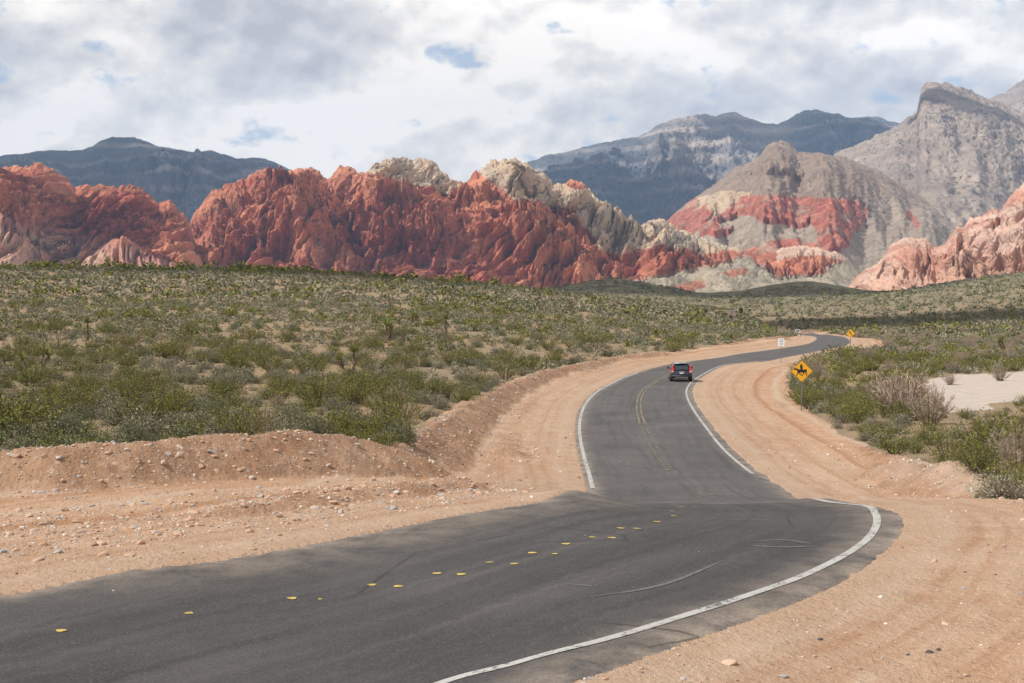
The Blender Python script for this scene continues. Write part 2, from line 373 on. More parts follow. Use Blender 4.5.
# ------------------------------------------------------------------ terrain sheet
ph_a = np.concatenate([np.linspace(-math.pi, -0.62, 40, endpoint=False), np.linspace(-0.62, -0.385, 90, endpoint=False), np.linspace(-0.385, 0.385, 760, endpoint=False), np.linspace(0.385, 0.62, 90, endpoint=False), np.linspace(0.62, math.pi, 41)])
rr = np.concatenate([[1.5, 3, 6, 9, 11], np.exp(np.linspace(math.log(12.5), math.log(70), 330, endpoint=False)), np.exp(np.linspace(math.log(70), math.log(500), 260, endpoint=False)),
                     np.exp(np.linspace(math.log(500), math.log(1500), 110, endpoint=False)), np.exp(np.linspace(math.log(1500), math.log(9300), 20))])
PH, RR = np.meshgrid(ph_a, rr); GX = RR * np.sin(PH); GY = RR * np.cos(PH); GY = np.where(GY < -3900, -3900 - 0.001 * RR, GY)
GZ, pav, dr, bm = ground(GX, GY, True)
lowz = sstep(2600, 5000, RR); GZ = GZ * (1 - lowz) + (-16) * lowz
dirt = inpoly(GX + 0.25 * fbm(GX, GY, 3, 60) + 0.01 * GY * fbm(GX * .2, GY * .2, 2, 61), GY + 0.3 * fbm(GX + 9, GY, 3, 62), DIRTPOLY).astype(float)
heap = 1 - sstep(0.6, 1.7, segdist(GX, GY, BP[3][0])[0] + 0.3 * fbm(GX, GY, 3, 65)); heap = heap * (GX > 12)
wash = inpoly(GX + 1.2 * fbm(GX * .3, GY * .3, 3, 63), GY + 2.5 * fbm(GX * .2 + 9, GY * .2, 3, 64), WASHPOLY).astype(float)
shoulder = np.where(pav, 1, 1 - sstep(0.0, 4.5, dr))
GZ = GZ - np.where(pav & (dr > 0.10), 0.07, 0.0) - np.where(pav & (dr <= 0.10), 0.02, 0)
V = np.stack([GX, GY, GZ], -1).reshape(-1, 3)
gm, n, b = new_mat('desert_ground', 0.95, 0.12)
geo = n.new('ShaderNodeNewGeometry').outputs['Position']
dist_n1 = n.noise(geo, 0.9, 6, 0.65); dist_n2 = n.noise(geo, 0.11, 5, 0.6); fine = n.noise(geo, 9.0, 5, 0.7); spk = n.voro(geo, 11.0); spk2 = n.voro(geo, 4.0, out='Color')
sp2 = n.new('ShaderNodeSeparateColor'); n.link(spk2, sp2.inputs[0])
dirtc = n.mix(n.rng(dist_n2, 0.35, 0.65, 0, 1, True), (0.46, 0.262, 0.155), (0.52, 0.340, 0.225))
dirtc = n.mix(n.rng(dist_n1, 0.4, 0.75), dirtc, (0.57, 0.385, 0.265))
shc = n.mix(n.rng(dist_n1, 0.3, 0.7), (0.43, 0.310, 0.220), (0.51, 0.385, 0.290))
dirtc = n.mix(n.m('MULTIPLY', n.attr('shoulder'), 0.6), dirtc, shc)
lanes = n.noise(n.combine(n.m('ADD', n.m('MULTIPLY', n.attr('rdist'), 1.4), n.m('MULTIPLY', dist_n2, 1.5)), n.m('MULTIPLY', dist_n1, 0.5), 0.0), 1.0, 4, 0.6)
lm = n.m('MULTIPLY', n.rng(n.attr('rdist'), 0.2, 1.2, 0.25, 1.0), 0.7)
dirtc = n.mix(n.m('MULTIPLY', n.rng(lanes, 0.50, 0.64, 0, 1, True), lm), dirtc, (0.55, 0.42, 0.32))
dirtc = n.mix(n.m('MULTIPLY', n.rng(lanes, 0.48, 0.36, 0, 1, True), lm), dirtc, (0.38, 0.20, 0.11))
dirtc = n.mix(n.m('MULTIPLY', n.attr('berm'), 0.8), dirtc, n.mix(n.rng(dist_n1, 0.35, 0.7), (0.28, 0.155, 0.09), (0.45, 0.285, 0.185)))
desc = n.mix(n.rng(dist_n1, 0.35, 0.7), (0.26, 0.20, 0.125), (0.36, 0.27, 0.175))
desc = n.mix(n.rng(dist_n2, 0.45, 0.7), desc, (0.38, 0.245, 0.15))
far = n.new('ShaderNodeVectorMath', operation='LENGTH'); n.link(geo, far.inputs[0])
farf = n.rng(far.outputs['Value'], 380, 900, 0, 1)
fv = n.rng(n.noise(geo, 0.12, 6, 0.75), 0.42, 0.56); fv2 = n.noise(geo, 0.01, 4, 0.6)
farc = n.mix(fv, n.mix(n.rng(fv2, 0.4, 0.6), (0.28, 0.235, 0.145), (0.33, 0.295, 0.18)), (0.12, 0.115, 0.06))
desc = n.mix(farf, desc, farc)
washc = n.mix(n.rng(dist_n1, 0.3, 0.7), (0.50, 0.42, 0.36), (0.60, 0.52, 0.45))
c = n.mix(n.attr('dirt'), desc, dirtc); c = n.mix(n.attr('wash'), c, washc)
bp_ = n.voro(geo, 5.0); bpc = n.voro(geo, 5.0, out='Color'); sp3 = n.new('ShaderNodeSeparateColor'); n.link(bpc, sp3.inputs[0])
c = n.mix(n.m('MULTIPLY', n.m('MULTIPLY', n.rng(bp_, 0.20, 0.36, 1, 0), n.rng(sp3.outputs[0], 0.45, 0.55)), n.m('MULTIPLY', n.attr('berm'), n.rng(far.outputs['Value'], 60, 160, 0.75, 0.0))), c, n.mix(sp3.outputs[1], (0.26, 0.15, 0.09), (0.66, 0.50, 0.39)))
peb = n.m('MULTIPLY', n.rng(spk, 0.12, 0.26, 0.8, 0), n.rng(sp2.outputs[0], 0.72, 0.8))
c = n.mix(n.m('MULTIPLY', peb, n.rng(far.outputs['Value'], 20, 90, 0.6, 0)), c, n.mix(sp2.outputs[1], (0.22, 0.14, 0.10), (0.62, 0.52, 0.45)))
c = n.mix(0.85, c, n.mix(fine, (0.72, 0.72, 0.72), (1.15, 1.15, 1.15)), 'MULTIPLY')
n.link(c, b.inputs['Base Color'])
hgt = n.m('ADD', n.m('ADD', n.m('MULTIPLY', fine, 0.7), n.m('MULTIPLY', n.rng(spk, 0.05, 0.4, 1, 0), 0.12)), n.m('MULTIPLY', dist_n1, 1.6))
n.link(n.bump(hgt, 1.0, 0.09), b.inputs['Normal'])
nr, nc = GX.shape
ter = struct(mesh_np('desert_ground', V, grid_faces(nr, nc), gm, attrs={'dirt': dirt.ravel(), 'wash': np.maximum(wash, heap * 0.28).ravel(), 'shoulder': shoulder.ravel(), 'berm': bm.ravel(), 'rdist': np.where(pav, 0, dr).ravel()}, smooth=True))

# ------------------------------------------------------------------ road
am, n, b = new_mat('asphalt', 0.88, 0.3)
geo = n.new('ShaderNodeNewGeometry').outputs['Position']
lo = n.noise(geo, 0.35, 5, 0.6); fi = n.noise(geo, 24.0, 4, 0.8); st = n.attr('across'); al = n.attr('along')
c = n.mix(n.rng(lo, 0.35, 0.68), (0.052, 0.050, 0.052), (0.078, 0.074, 0.074))
cold = n.mix(n.rng(lo, 0.35, 0.68), (0.082, 0.077, 0.077), (0.122, 0.113, 0.111))
c = n.mix(n.attr('old'), c, cold)
# wheel tracks and streaks that run along the lanes
stv = n.combine(n.m('MULTIPLY', st, 26.0), n.m('MULTIPLY', al, 0.10), 0.0)
sk = n.noise(stv, 1.0, 4, 0.6)
c = n.mix(n.rng(sk, 0.50, 0.72, 0, 0.30), c, (0.16, 0.14, 0.135))
c = n.mix(n.rng(sk, 0.48, 0.28, 0, 0.55), c, (0.035, 0.034, 0.036))
c = n.mix(n.m('MULTIPLY', n.attr('dusty'), n.rng(n.noise(geo, 1.2, 5, 0.65), 0.32, 0.6)), c, (0.30, 0.245, 0.20))
ag = n.voro(geo, 34.0); agc = n.voro(geo, 34.0, out='Color'); sa = n.new('ShaderNodeSeparateColor'); n.link(agc, sa.inputs[0])
c = n.mix(n.m('MULTIPLY', n.rng(ag, 0.2, 0.42, 1, 0), n.rng(sa.outputs[0], 0.5, 0.8)), c, (0.125, 0.12, 0.115))
# cracks
ck = n.voro(n.vm('ADD', geo, n.vm('MULTIPLY', n.new('ShaderNodeTexNoise').outputs['Color'], (1.5, 1.5, 0))), 0.22, 'DISTANCE_TO_EDGE')
c = n.mix(n.m('MULTIPLY', n.rng(ck, 0.0, 0.008, 1, 0), n.rng(lo, 0.5, 0.6, 0, 0.7)), c, (0.02, 0.02, 0.02))
c = n.mix(0.8, c, n.mix(n.rng(fi, 0.3, 0.7), (0.62, 0.62, 0.62), (1.42, 1.40, 1.38)), 'MULTIPLY')
n.link(c, b.inputs['Base Color']); n.link(n.bump(fi, 0.8, 0.02), b.inputs['Normal'])
NA = 26
tt = np.linspace(0, 1, NA)
jl = 0.17 * perlin(np.arange(NS) * 0.23, np.zeros(NS), 70) + 0.06 * perlin(np.arange(NS) * 0.9, np.zeros(NS), 71)
jr = 0.17 * perlin(np.arange(NS) * 0.21, np.zeros(NS), 72) + 0.06 * perlin(np.arange(NS) * 0.8, np.zeros(NS), 73)
dv = ER[:, :2] - EL[:, :2]; dv /= np.linalg.norm(dv, axis=1)[:, None]
L2 = EL[:, :2] + dv * jl[:, None]; R2 = ER[:, :2] + dv * jr[:, None]
RX = L2[:, None, 0] * (1 - tt) + R2[:, None, 0] * tt; RY = L2[:, None, 1] * (1 - tt) + R2[:, None, 1] * tt
def road_z(X, Y): return g0(X, Y) + 0.012
RZ = road_z(RX, RY); RZ[:, 0] -= 0.03; RZ[:, -1] -= 0.03
mid = (EL + ER) / 2; cum = np.concatenate([[0], np.cumsum(np.linalg.norm(np.diff(mid[:, :2], axis=0), axis=1))])
# the older, greyer surface begins where the near stretch ends
i_old = int(np.argmin(np.hypot(mid[:, 0] - 4.3, mid[:, 1] - 30.0)))
oldm = sstep(cum[i_old] - 0.3, cum[i_old] + 0.3, cum)[:, None] * np.ones(NA)
edged = np.minimum(tt, 1 - tt)[None] * np.linalg.norm(ER[:, :2] - EL[:, :2], axis=1)[:, None]
dusty = 1.1 * (1 - sstep(0.0, 0.7, edged))
leftp = sstep(2.2, 0.5, tt[None] * np.linalg.norm(ER[:, :2] - EL[:, :2], axis=1)[:, None]) * (1 - oldm) * sstep(17, 21, RY)
dusty = np.maximum(dusty, 0.55 * leftp)
rightp = (1 - sstep(0.3, 1.3, (1 - tt)[None] * np.linalg.norm(ER[:, :2] - EL[:, :2], axis=1)[:, None])) * (1 - oldm)
dusty = np.maximum(dusty, 0.62 * rightp)
seam = np.exp(-((cum - cum[i_old]) / 0.22) ** 2)[:, None] * np.ones(NA); dusty = np.maximum(dusty, 0.5 * seam)
ra = {'across': np.tile(tt, NS), 'along': np.repeat(cum, NA), 'old': oldm.ravel(), 'dusty': dusty.ravel()}
struct(mesh_np('road', np.stack([RX, RY, RZ], -1).reshape(-1, 3), grid_faces(NS, NA), am, attrs=ra, smooth=True))

def paint_mat(name, col, wear, under=(0.095, 0.09, 0.088)):
    m, n, b = new_mat(name, 0.8, 0.3)
    geo = n.new('ShaderNodeNewGeometry').outputs['Position']
    q = n.noise(geo, 14.0, 5, 0.75); q2 = n.noise(geo, 1.7, 4, 0.6)
    n.link(n.mix(n.rng(n.m('ADD', q, n.m('MULTIPLY', q2, 0.6)), wear, wear + 0.16), col, under), b.inputs['Base Color'])
    return m
wm = paint_mat('white_paint', (0.44, 0.43, 0.405), 0.80); wm2 = paint_mat('worn_white_paint', (0.34, 0.31, 0.28), 0.66, (0.22, 0.19, 0.165))
ym = paint_mat('yellow_paint', (0.56, 0.40, 0.11), 0.80); ymw = paint_mat('worn_yellow_paint', (0.42, 0.31, 0.15), 0.70)
skm = paint_mat('scuff', (0.15, 0.145, 0.145), 0.80, (0.070, 0.067, 0.068))
def ribbon(pts, width, name, mat, n=None, lift=0.008, taper=False):
    P = np.array(pts, float); n = n or max(40, len(P) * 14)
    P = resample(np.c_[P, np.zeros(len(P))] if P.shape[1] == 2 else P, n)[:, :2]
    T = np.gradient(P, axis=0); T /= np.linalg.norm(T, axis=1)[:, None] + 1e-9; N = np.c_[-T[:, 1], T[:, 0]]
    w_ = width * (1 + 0.06 * perlin(np.arange(n) * 0.7, np.zeros(n), 80))
    if taper: w_ = w_ * np.clip(np.minimum(np.arange(n), n - 1 - np.arange(n)) / (n * 0.25), 0.05, 1)
    A = P + N * w_[:, None] / 2; B = P - N * w_[:, None] / 2
    V = np.stack([A, (A * 2 + B) / 3, (A + 2 * B) / 3, B], 1)
    Z = road_z(V[..., 0], V[..., 1]) + lift
    return struct(mesh_np(name, np.concatenate([V, Z[..., None]], -1).reshape(-1, 3), grid_faces(n, 4), mat))
def pix_line(pts, **k):
    x, y = hit([p[0] for p in pts], [p[1] for p in pts], **k); return list(zip(x, y))
npt = pix_line([(445, 683), (520, 663), (600, 642), (700, 612), (755, 594), (800, 578), (832, 563), (850, 553), (864, 543), (873, 533), (877, 523), (875, 514), (866, 507)])
back = [(npt[0][0] - 0.69 * s, npt[0][1] - 0.72 * s) for s in (24, 18, 12, 8, 5, 3, 1.4)]
cr_r = [(6.30, 28.5), (6.9, 33.0), (7.55, 38.0)]
fr1 = [(EL[i] * 0 + ER[i])[:2] - dv[i] * 0.42 for i in range(0, NS) if 41 < ER[i][1] < 134 and i > i_old][::14]
ribbon(back + npt + cr_r, 0.13, 'edge_line', wm, 420)
ribbon([tuple(q) for q in fr1][2:], 0.13, 'edge_line', wm, 400)
fl1 = [(EL[i])[:2] + dv[i] * 0.22 for i in range(0, NS) if 43.5 < EL[i][1] < 122 and i > i_old][::14]
ribbon([tuple(q) for q in fl1], 0.14, 'edge_line', wm, 400)
# old worn line along the left side of the near stretch
pl = [(EL[i])[:2] + dv[i] * 0.42 for i in range(0, NS) if EL[i][1] < 20.3 and EL[i][1] > 8][::14]
# centre line of the far stretch, worn double yellow
for s in (-0.11, 0.11):
    ce = [(mid[i])[:2] + dv[i] * (s - 0.05) for i in range(0, NS) if 66 < mid[i][1] < 128 and i > i_old][::12]
    ribbon([tuple(q) for q in ce], 0.07, 'centre_line', ymw, 300)
# yellow dabs marking the centre
DOTS = [(61, 632, 1.0), (189, 614.5, .85), (292, 599.5, 1), (320, 600.5, .45), (372, 586, 1), (398, 587.5, 1), (437, 574.5, 1), (461, 575.5, 1), (490, 563.5, .9), (514, 565, .9), (532, 554, 1), (555, 555, .7), (566, 545, 1),
        (593, 538.3, 1), (612, 538.8, 1), (585, 536.5, .3), (621, 529.2, 1), (637, 529.6, 1), (657, 522.7, 1), (672, 512, .7), (674, 517, 1), (681.5, 507.5, .9), (697.5, 502.8, .8), (695, 507.5, .45), (700, 493, .9),
        (699, 497, .8), (712.5, 494.5, .8), (713, 497.5, .6), (697, 500, .5), (702, 504, .5), (680, 547, .3), (699, 553, .25)]
xs, ys = hit([d[0] for d in DOTS], [d[1] for d in DOTS])
VV, FF = [], []
def disc(x, y, r, lift=0.009):
    k = len(VV); m = 10
    for j in range(m):
        a = 2 * math.pi * j / m; q = r * (1 + 0.14 * math.sin(3 * a + x * 7)); VV.append((x + q * math.cos(a), y + q * 0.85 * math.sin(a)))
    FF.append((k, m))
for (px, py, s), x, y in zip(DOTS, xs, ys): disc(x, y, 0.067 * s * (y / 20.0) ** 0.25)
for k in range(int(i_old * 1.0), NS):
    pass
cd = [mid[i] for i in range(NS) if i > i_old and 47.5 < mid[i][1] < 68]
L_ = np.concatenate([[0], np.cumsum(np.linalg.norm(np.diff(np.array(cd)[:, :2], axis=0), axis=1))])
s_ = 0.0
while s_ < L_[-1]:
    i = int(np.searchsorted(L_, s_)); i = min(i, len(cd) - 1)
    disc(cd[i][0] - 0.13, cd[i][1], 0.055, 0.009)
    if (int(s_ / 0.8) % 5) not in (1, ): disc(cd[i][0] + 0.10, cd[i][1] + 0.25, 0.055, 0.009)
    s_ += 0.8
VZ = road_z(np.array([v[0] for v in VV]), np.array([v[1] for v in VV])) + 0.009
me = bpy.data.meshes.new('centre_markings'); me.from_pydata([(v[0], v[1], z) for v, z in zip(VV, VZ)], [], [list(range(k, k + m)) for k, m in FF]); me.materials.append(ym)
o = bpy.data.objects.new('centre_markings', me); COL.objects.link(o); struct(o)
# scuffs and skid marks
for pts, wd in [([(583, 599), (640, 591), (680, 580), (727, 560)], 0.07), ([(568, 585), (598, 588)], 0.05), ([(748, 546), (780, 548), (815, 547)], 0.10), ([(752, 542), (785, 541), (812, 545)], 0.08), ([(729, 521), (770, 520.5)], 0.05)]:
    ribbon(pix_line(pts), wd, 'road_scuff', skm, 60, 0.006, True)

# ------------------------------------------------------------------ mountains
def softpoly(qx, qy, poly, amp=6.0, fine=0.0):
    f = 0
    for k in range(4):
        sc = (26, 12, 6, 3)[k]; am_ = amp * (1.0, 0.8, 0.6, 0.45)[k]
        qx = qx + am_ * fbm(qx / sc + k, qy / (sc * .7), 2, 500 + k); qy = qy + am_ * 0.7 * fbm(qx / sc + 9, qy / (sc * .7) + k, 2, 510 + k)
        if k >= 1: f = f + inpoly(qx, qy, poly) / 3.0
    return f
def rock_mat(name, bump_scale, bdist, speck=None, speck_scale=0.05, band=False, rough=0.95):
    m, n, b = new_mat(name, rough, 0.1)
    geo = n.new('ShaderNodeNewGeometry').outputs['Position']
    c = n.attr('tint', 'Color')
    q = n.noise(geo, bump_scale * 0.35, 6, 0.65); q2 = n.noise(geo, bump_scale * 1.6, 5, 0.7)
    c = n.mix(1.0, c, n.mix(n.rng(q, 0.3, 0.7), (0.74, 0.70, 0.70), (1.22, 1.2, 1.18)), 'MULTIPLY')
    c = n.mix(1.0, c, n.mix(n.rng(q2, 0.3, 0.7), (0.82, 0.82, 0.82), (1.15, 1.15, 1.15)), 'MULTIPLY')
    if speck:
        s1 = n.voro(geo, speck_scale); s2 = n.noise(geo, speck_scale * 0.12, 3, 0.6)
        c = n.mix(n.m('MULTIPLY', n.rng(s1, 0.22, 0.34, 1, 0), n.rng(s2, 0.42, 0.6)), c, speck)
    n.link(c, b.inputs['Base Color'])
    cracks = n.voro(n.vm('MULTIPLY', geo, (1.0, 1.0, 0.8)), bump_scale * 0.8, 'DISTANCE_TO_EDGE')
    h = n.m('ADD', n.m('MULTIPLY', q2, 1.0), n.m('MULTIPLY', n.rng(cracks, 0, 0.15), 0.35))
    n.link(n.bump(h, 0.9, bdist), b.inputs['Normal'])
    return m
def mountain(name, sky_pts, D0, D1, foot, mat, color, npx, nt, relief, noisef, p=1.0, backd=0.6, steep=None, spur=0.18, spurf=0.012, rock=None, crestn=1.0, calm=None):
    sky_pts = np.array(sky_pts, float); x0, x1 = sky_pts[0, 0], sky_pts[-1, 0]
    px = np.linspace(x0, x1, npx); py = np.interp(px, sky_pts[:, 0], sky_pts[:, 1])
    # distance of the ridge wanders a little
    fp = np.interp(px, [q[0] for q in foot], [q[1] for q in foot]) if not np.isscalar(foot) else np.full(npx, float(foot))
    t = np.concatenate([np.linspace(0, 1, nt), 1 + np.linspace(0, backd, max(10, nt // 7))[1:]])
    PX, T = np.meshgrid(px, t)
    Y = D0 + (D1 - D0) * T
    a = (PX - 512) / FPX / math.cos(PITCH); X = a * Y
    zr = unproj(px, py, np.full(npx, float(D1)))[2]; zf = np.full(npx, 0.0) + CZ + (285 - fp) / FPX * D0
    n1 = fbm(PX * spurf, T * 1.3 + PX * 0.004, 4, 101 + len(name))
    tw = np.clip(T + spur * n1 * 4 * np.clip(T, 0, 1) * (1 - np.clip(T, 0, 1)), 0, 1)
    sh = tw ** p
    if steep: sh = np.interp(tw, [q[0] for q in steep], [q[1] for q in steep])
    Z = zf + (zr - zf) * sh
    Z = np.where(T > 1, zf + (zr - zf) * (1 - (T - 1) / backd), Z)
    wgt = np.clip(np.minimum(T, 1.0) * 5, 0, 1) * (0.12 + 0.88 * sstep(1.0, 0.74, T))
    rel = np.clip((zr - zf) / (np.max(zr - zf) + 1e-6) * 1.6, 0.12, 1)
    dn = wgt * rel * relief * noisef(X, Y, Z, PX, T)
    crest = 1.0 - 0.5 * np.exp(-((T - 1) / 0.10) ** 2)
    if calm is not None: q0, q1 = proj(X, Y, Z); dn = dn * (1 - 0.85 * calm(q0, q1, X, Y)); crestn = crestn * (1 - 0.8 * calm(q0, q1, X, Y))
    if rock is not None:
        q0, q1 = proj(X, Y, Z); rk = rock(q0, q1); dn = dn * (0.55 + 0.45 * rk) + wgt * rk * (12 + 34 * (billow(X / 38 + 0.4 * Z / 38, Z / 60, 4, 210, 0.6) - 0.45))
    Y = Y - dn * 0.85; X = a * Y; Z = Z + dn * 0.5 * crest
    dm = (D1 / FPX); Z = Z + sstep(0.75, 1.0, T) * rel * crestn * dm * ((billow(X / (14 * dm), Y / (60 * dm), 3, 230, 0.6) - 0.55) * 9 + (billow(X / (4.5 * dm), Y / (20 * dm), 2, 233) - 0.5) * 3)
    qx, qy = proj(X, Y, Z)
    C = color(qx, qy, X, Y, Z, T)
    return struct(mesh_np(name, np.stack([X, Y, Z], -1).reshape(-1, 3), grid_faces(*X.shape), mat, attrs={'tint': C.reshape(-1, 3)}, smooth=True))
def lerp3(a, b, t): return np.asarray(a) * (1 - t[..., None]) + np.asarray(b) * t[..., None]
def sand_noise(X, Y, Z, PX, T):
    # diagonal bedding on the face: rounded knobs stretched along one direction, cut by cracks
    x = X + 30 * fbm(X / 130, Z / 60, 3, 6); z = Z * 1.5 + 18 * fbm(X / 90 + 4, Z / 50, 3, 7)
    tilt = 0.75 + 0.35 * fbm(X / 400, Z / 200, 2, 8); c, s = np.cos(tilt), np.sin(tilt); u = x * c + z * s; v = -x * s + z * c
    rough = 0.35 + 0.95 * sstep(-0.35, 0.35, fbm(X / 110 + 8, Z / 60, 3, 15))      # smooth slabs between broken ground
    r = 1.15 * (np.abs(fbm(x / 250 + 0.6 * z / 250, z / 260, 3, 4)) * 2.4 - 0.6) + 0.6 * fbm(x / 150 + 0.5 * z / 150, z / 150, 3, 3)
    led = (v / 26 + 0.9 * fbm(u / 90, v / 50, 3, 16)); fr = led - np.floor(led); step = np.where(fr < 0.22, fr / 0.22, 1 - (fr - 0.22) / 0.78)   # tilted ledges
    r = r + 0.22 * (step - 0.5) + 0.70 * (billow(u / 120, v / 52, 3, 5, 0.5) - 0.5)
    jx = u + 6 * fbm(u / 25, v / 25, 3, 17); jy = v + 5 * fbm(u / 25 + 7, v / 25, 3, 18)
    r = r + rough * (0.40 * (billow(u / 52 + 3, v / 20, 3, 9, 0.5) - 0.5) + 0.46 * blocks(jx / 46, jy / 21, 301) + 0.30 * blocks(jx / 19, jy / 10, 311) + 0.16 * blocks(jx / 8.5, jy / 5.5, 321))
    return r
RED = np.array([0.42, 0.132, 0.080]); ORG = np.array([0.68, 0.295, 0.172]); PINK = np.array([0.60, 0.33, 0.25]); CREAM = np.array([0.68, 0.52, 0.36]); DRK = np.array([0.30, 0.10, 0.07])
def redcol(qx, qy, X, Y, Z, T):
    f = sstep(-0.35, 0.4, fbm(X / 160, Y / 160 + Z / 60, 4, 33)); C = lerp3(RED, ORG, f)
    g = sstep(0.15, 0.5, fbm(X / 60 + 5, Z / 30, 4, 36)); C = C * (1 - 0.6 * g[..., None]) + DRK * 0.6 * g[..., None]
    veg = sstep(0.26, 0.40, fbm(X / 11, Z / 9, 3, 38)) * (0.25 + 0.75 * sstep(-0.1, 0.3, fbm(X / 110, Z / 60, 2, 39))) * 0.8; C = lerp3(np.array([0, 0, 0]), np.array([0.15, 0.14, 0.07]), veg) + C * (1 - veg[..., None])
    return C
sm = rock_mat('red_sandstone', 0.07, 6.0)
def col_left(qx, qy, X, Y, Z, T):
    C = redcol(qx, qy, X, Y, Z, T)
    d = qy - np.interp(qx, [0, 60, 120, 160, 200], [214, 228, 240, 256, 264]) + 9 * fbm(qx / 30, qy / 14, 3, 41)
    f = sstep(-5, 12, d); return C * (1 - f[..., None]) + lerp3(PINK, CREAM, sstep(-.2, .5, fbm(X / 40, Z / 15, 3, 42))) * f[..., None]
SK5 = [(-330, 200), (-200, 178), (-100, 176), (-30, 168), (0, 167), (12, 168), (24, 165), (40, 162), (48, 163), (56, 168), (62, 173), (70, 179), (77, 186), (84, 183), (98, 184), (112, 184), (120, 187), (127, 184), (136, 184), (145, 188), (152, 196), (160, 202), (171, 201), (178, 206), (185, 212), (190, 221), (196, 240), (206, 262), (216, 285)]
mountain('red_rock_hill', SK5, 1650, 2050, [(-330, 290), (216, 290)], sm, col_left, 900, 330, 62, sand_noise, steep=[(0, 0), (.12, .05), (.45, .42), (.75, .85), (1, 1)])
SK6 = [(150, 290), (172, 262), (184, 240), (190, 224), (196, 210), (204, 202), (214, 191), (225, 185), (240, 178), (252, 173), (262, 170), (272, 168), (285, 170), (297, 167), (310, 167), (320, 171), (328, 178), (333, 172), (340, 166), (350, 165), (358, 170), (366, 172), (376, 163),
       (388, 158), (400, 156.5), (414, 158), (428, 158), (437, 163), (445, 173), (456, 180), (468, 180), (476, 170), (484, 167), (492, 161), (505, 157), (515, 157), (524, 160), (532, 168), (543, 172), (552, 182), (562, 182), (570, 178), (580, 180), (588, 186), (596, 197), (606, 203), (614, 214), (628, 219), (640, 228),
       (650, 221), (664, 219), (676, 226), (690, 232), (708, 238), (728, 245), (744, 250), (758, 254), (770, 252), (782, 247), (798, 245), (815, 248), (834, 251), (846, 259), (858, 270), (872, 284), (895, 298)]
CRP = [[(352, 150), (452, 150), (462, 188), (445, 196), (425, 186), (400, 180), (370, 172)], [(470, 150), (550, 150), (620, 205), (662, 212), (720, 235), (745, 250), (700, 254), (665, 244), (640, 246), (620, 258), (600, 250), (588, 230), (572, 210), (540, 202), (512, 198), (485, 180)]]
def fanf(qx, qy, X, Y):
    return sstep(-2, 3, qy - np.interp(qx, [560, 600, 650, 700, 742, 760, 775, 800, 822, 836, 850, 880], [292, 281, 277, 268, 257, 262, 273, 276, 272, 262, 256, 262]) + 5 * fbm(qx / 22, qy / 12, 3, 48) + 3 * fbm(qx / 7, qy / 5, 3, 49)) * sstep(560, 600, qx)
def col_mid(qx, qy, X, Y, Z, T):
    C = redcol(qx, qy, X, Y, Z, T)
    jx = qx + 7 * fbm(qx / 22, qy / 22, 4, 45); jy = qy + 7 * fbm(qx / 22 + 9, qy / 22, 4, 46)
    f = np.zeros(qx.shape)
    for P in CRP: f = np.maximum(f, softpoly(qx, qy, P, 6))
    knob = ((qx - 579) / 14) ** 2 + ((qy - 182) / 7) ** 2 < 1; f = np.where(knob, 0, f)
    cc = lerp3(CREAM * 0.95, np.array([0.56, 0.47, 0.36]), sstep(-.3, .4, fbm(X / 70, Z / 30, 3, 47)))
    C = C * (1 - f[..., None]) + cc * f[..., None]
    cap = softpoly(qx, qy, [(772, 240), (800, 238), (842, 246), (850, 262), (826, 258), (800, 255), (778, 262)], 4)[..., None]; C = C * (1 - cap) + np.array([.66, .47, .36]) * cap
    fan = fanf(qx, qy, X, Y)
    rp = softpoly(qx, qy, [(674, 284), (700, 281), (706, 286), (690, 292), (676, 292)], 3) + softpoly(qx, qy, [(722, 272), (746, 268), (748, 274), (728, 279)], 3); fan = fan * (1 - np.clip(rp, 0, 1) * 0.8)
    fc = lerp3(np.array([0.46, 0.40, 0.30]), np.array([0.35, 0.305, 0.22]), sstep(-.1, .35, fbm(X / 22, Y / 60, 4, 50)))
    return C * (1 - fan[..., None]) + fc * fan[..., None]
mountain('red_rock_hill', SK6, 1750, 2330, [(150, 290), (400, 292), (560, 298), (650, 298), (895, 306)], sm, col_mid, 1300, 430, 78, sand_noise, calm=fanf, steep=[(0, 0), (.1, .03), (.35, .28), (.6, .62), (.8, .85), (1, 1)], spur=0.16, spurf=0.018)
def col_right(qx, qy, X, Y, Z, T):
    f = sstep(-0.3, 0.35, fbm(X / 70, Y / 90 + Z / 30, 4, 53)); C = lerp3(np.array([0.60, 0.32, 0.23]), np.array([0.72, 0.52, 0.42]), f)
    g = sstep(6, 22, qy - np.interp(qx, [840, 900, 960, 1024, 1100], [272, 262, 250, 232, 225]) + 8 * fbm(qx / 20, qy / 20, 3, 55)); return C * (1 - 0.75 * g[..., None]) + np.array([0.68, 0.42, 0.30]) * 0.75 * g[..., None]
SK7 = [(800, 312), (830, 298), (848, 286), (856, 276), (866, 268), (876, 264), (883, 254), (890, 244), (900, 238), (912, 236), (925, 239), (932, 246), (944, 244), (948, 236), (955, 226), (962, 228), (968, 218), (980, 213), (990, 208), (998, 210), (1006, 199), (1014, 188), (1024, 181), (1045, 172), (1070, 165), (1120, 178), (1200, 170), (1320, 200), (1420, 260)]
mountain('pink_rock_hill', SK7, 1250, 1640, [(800, 312), (1420, 300)], rock_mat('pink_sandstone', 0.10, 4.5), col_right, 800, 300, 48, sand_noise, steep=[(0, 0), (.2, .1), (.5, .40), (.8, .8), (1, 1)])

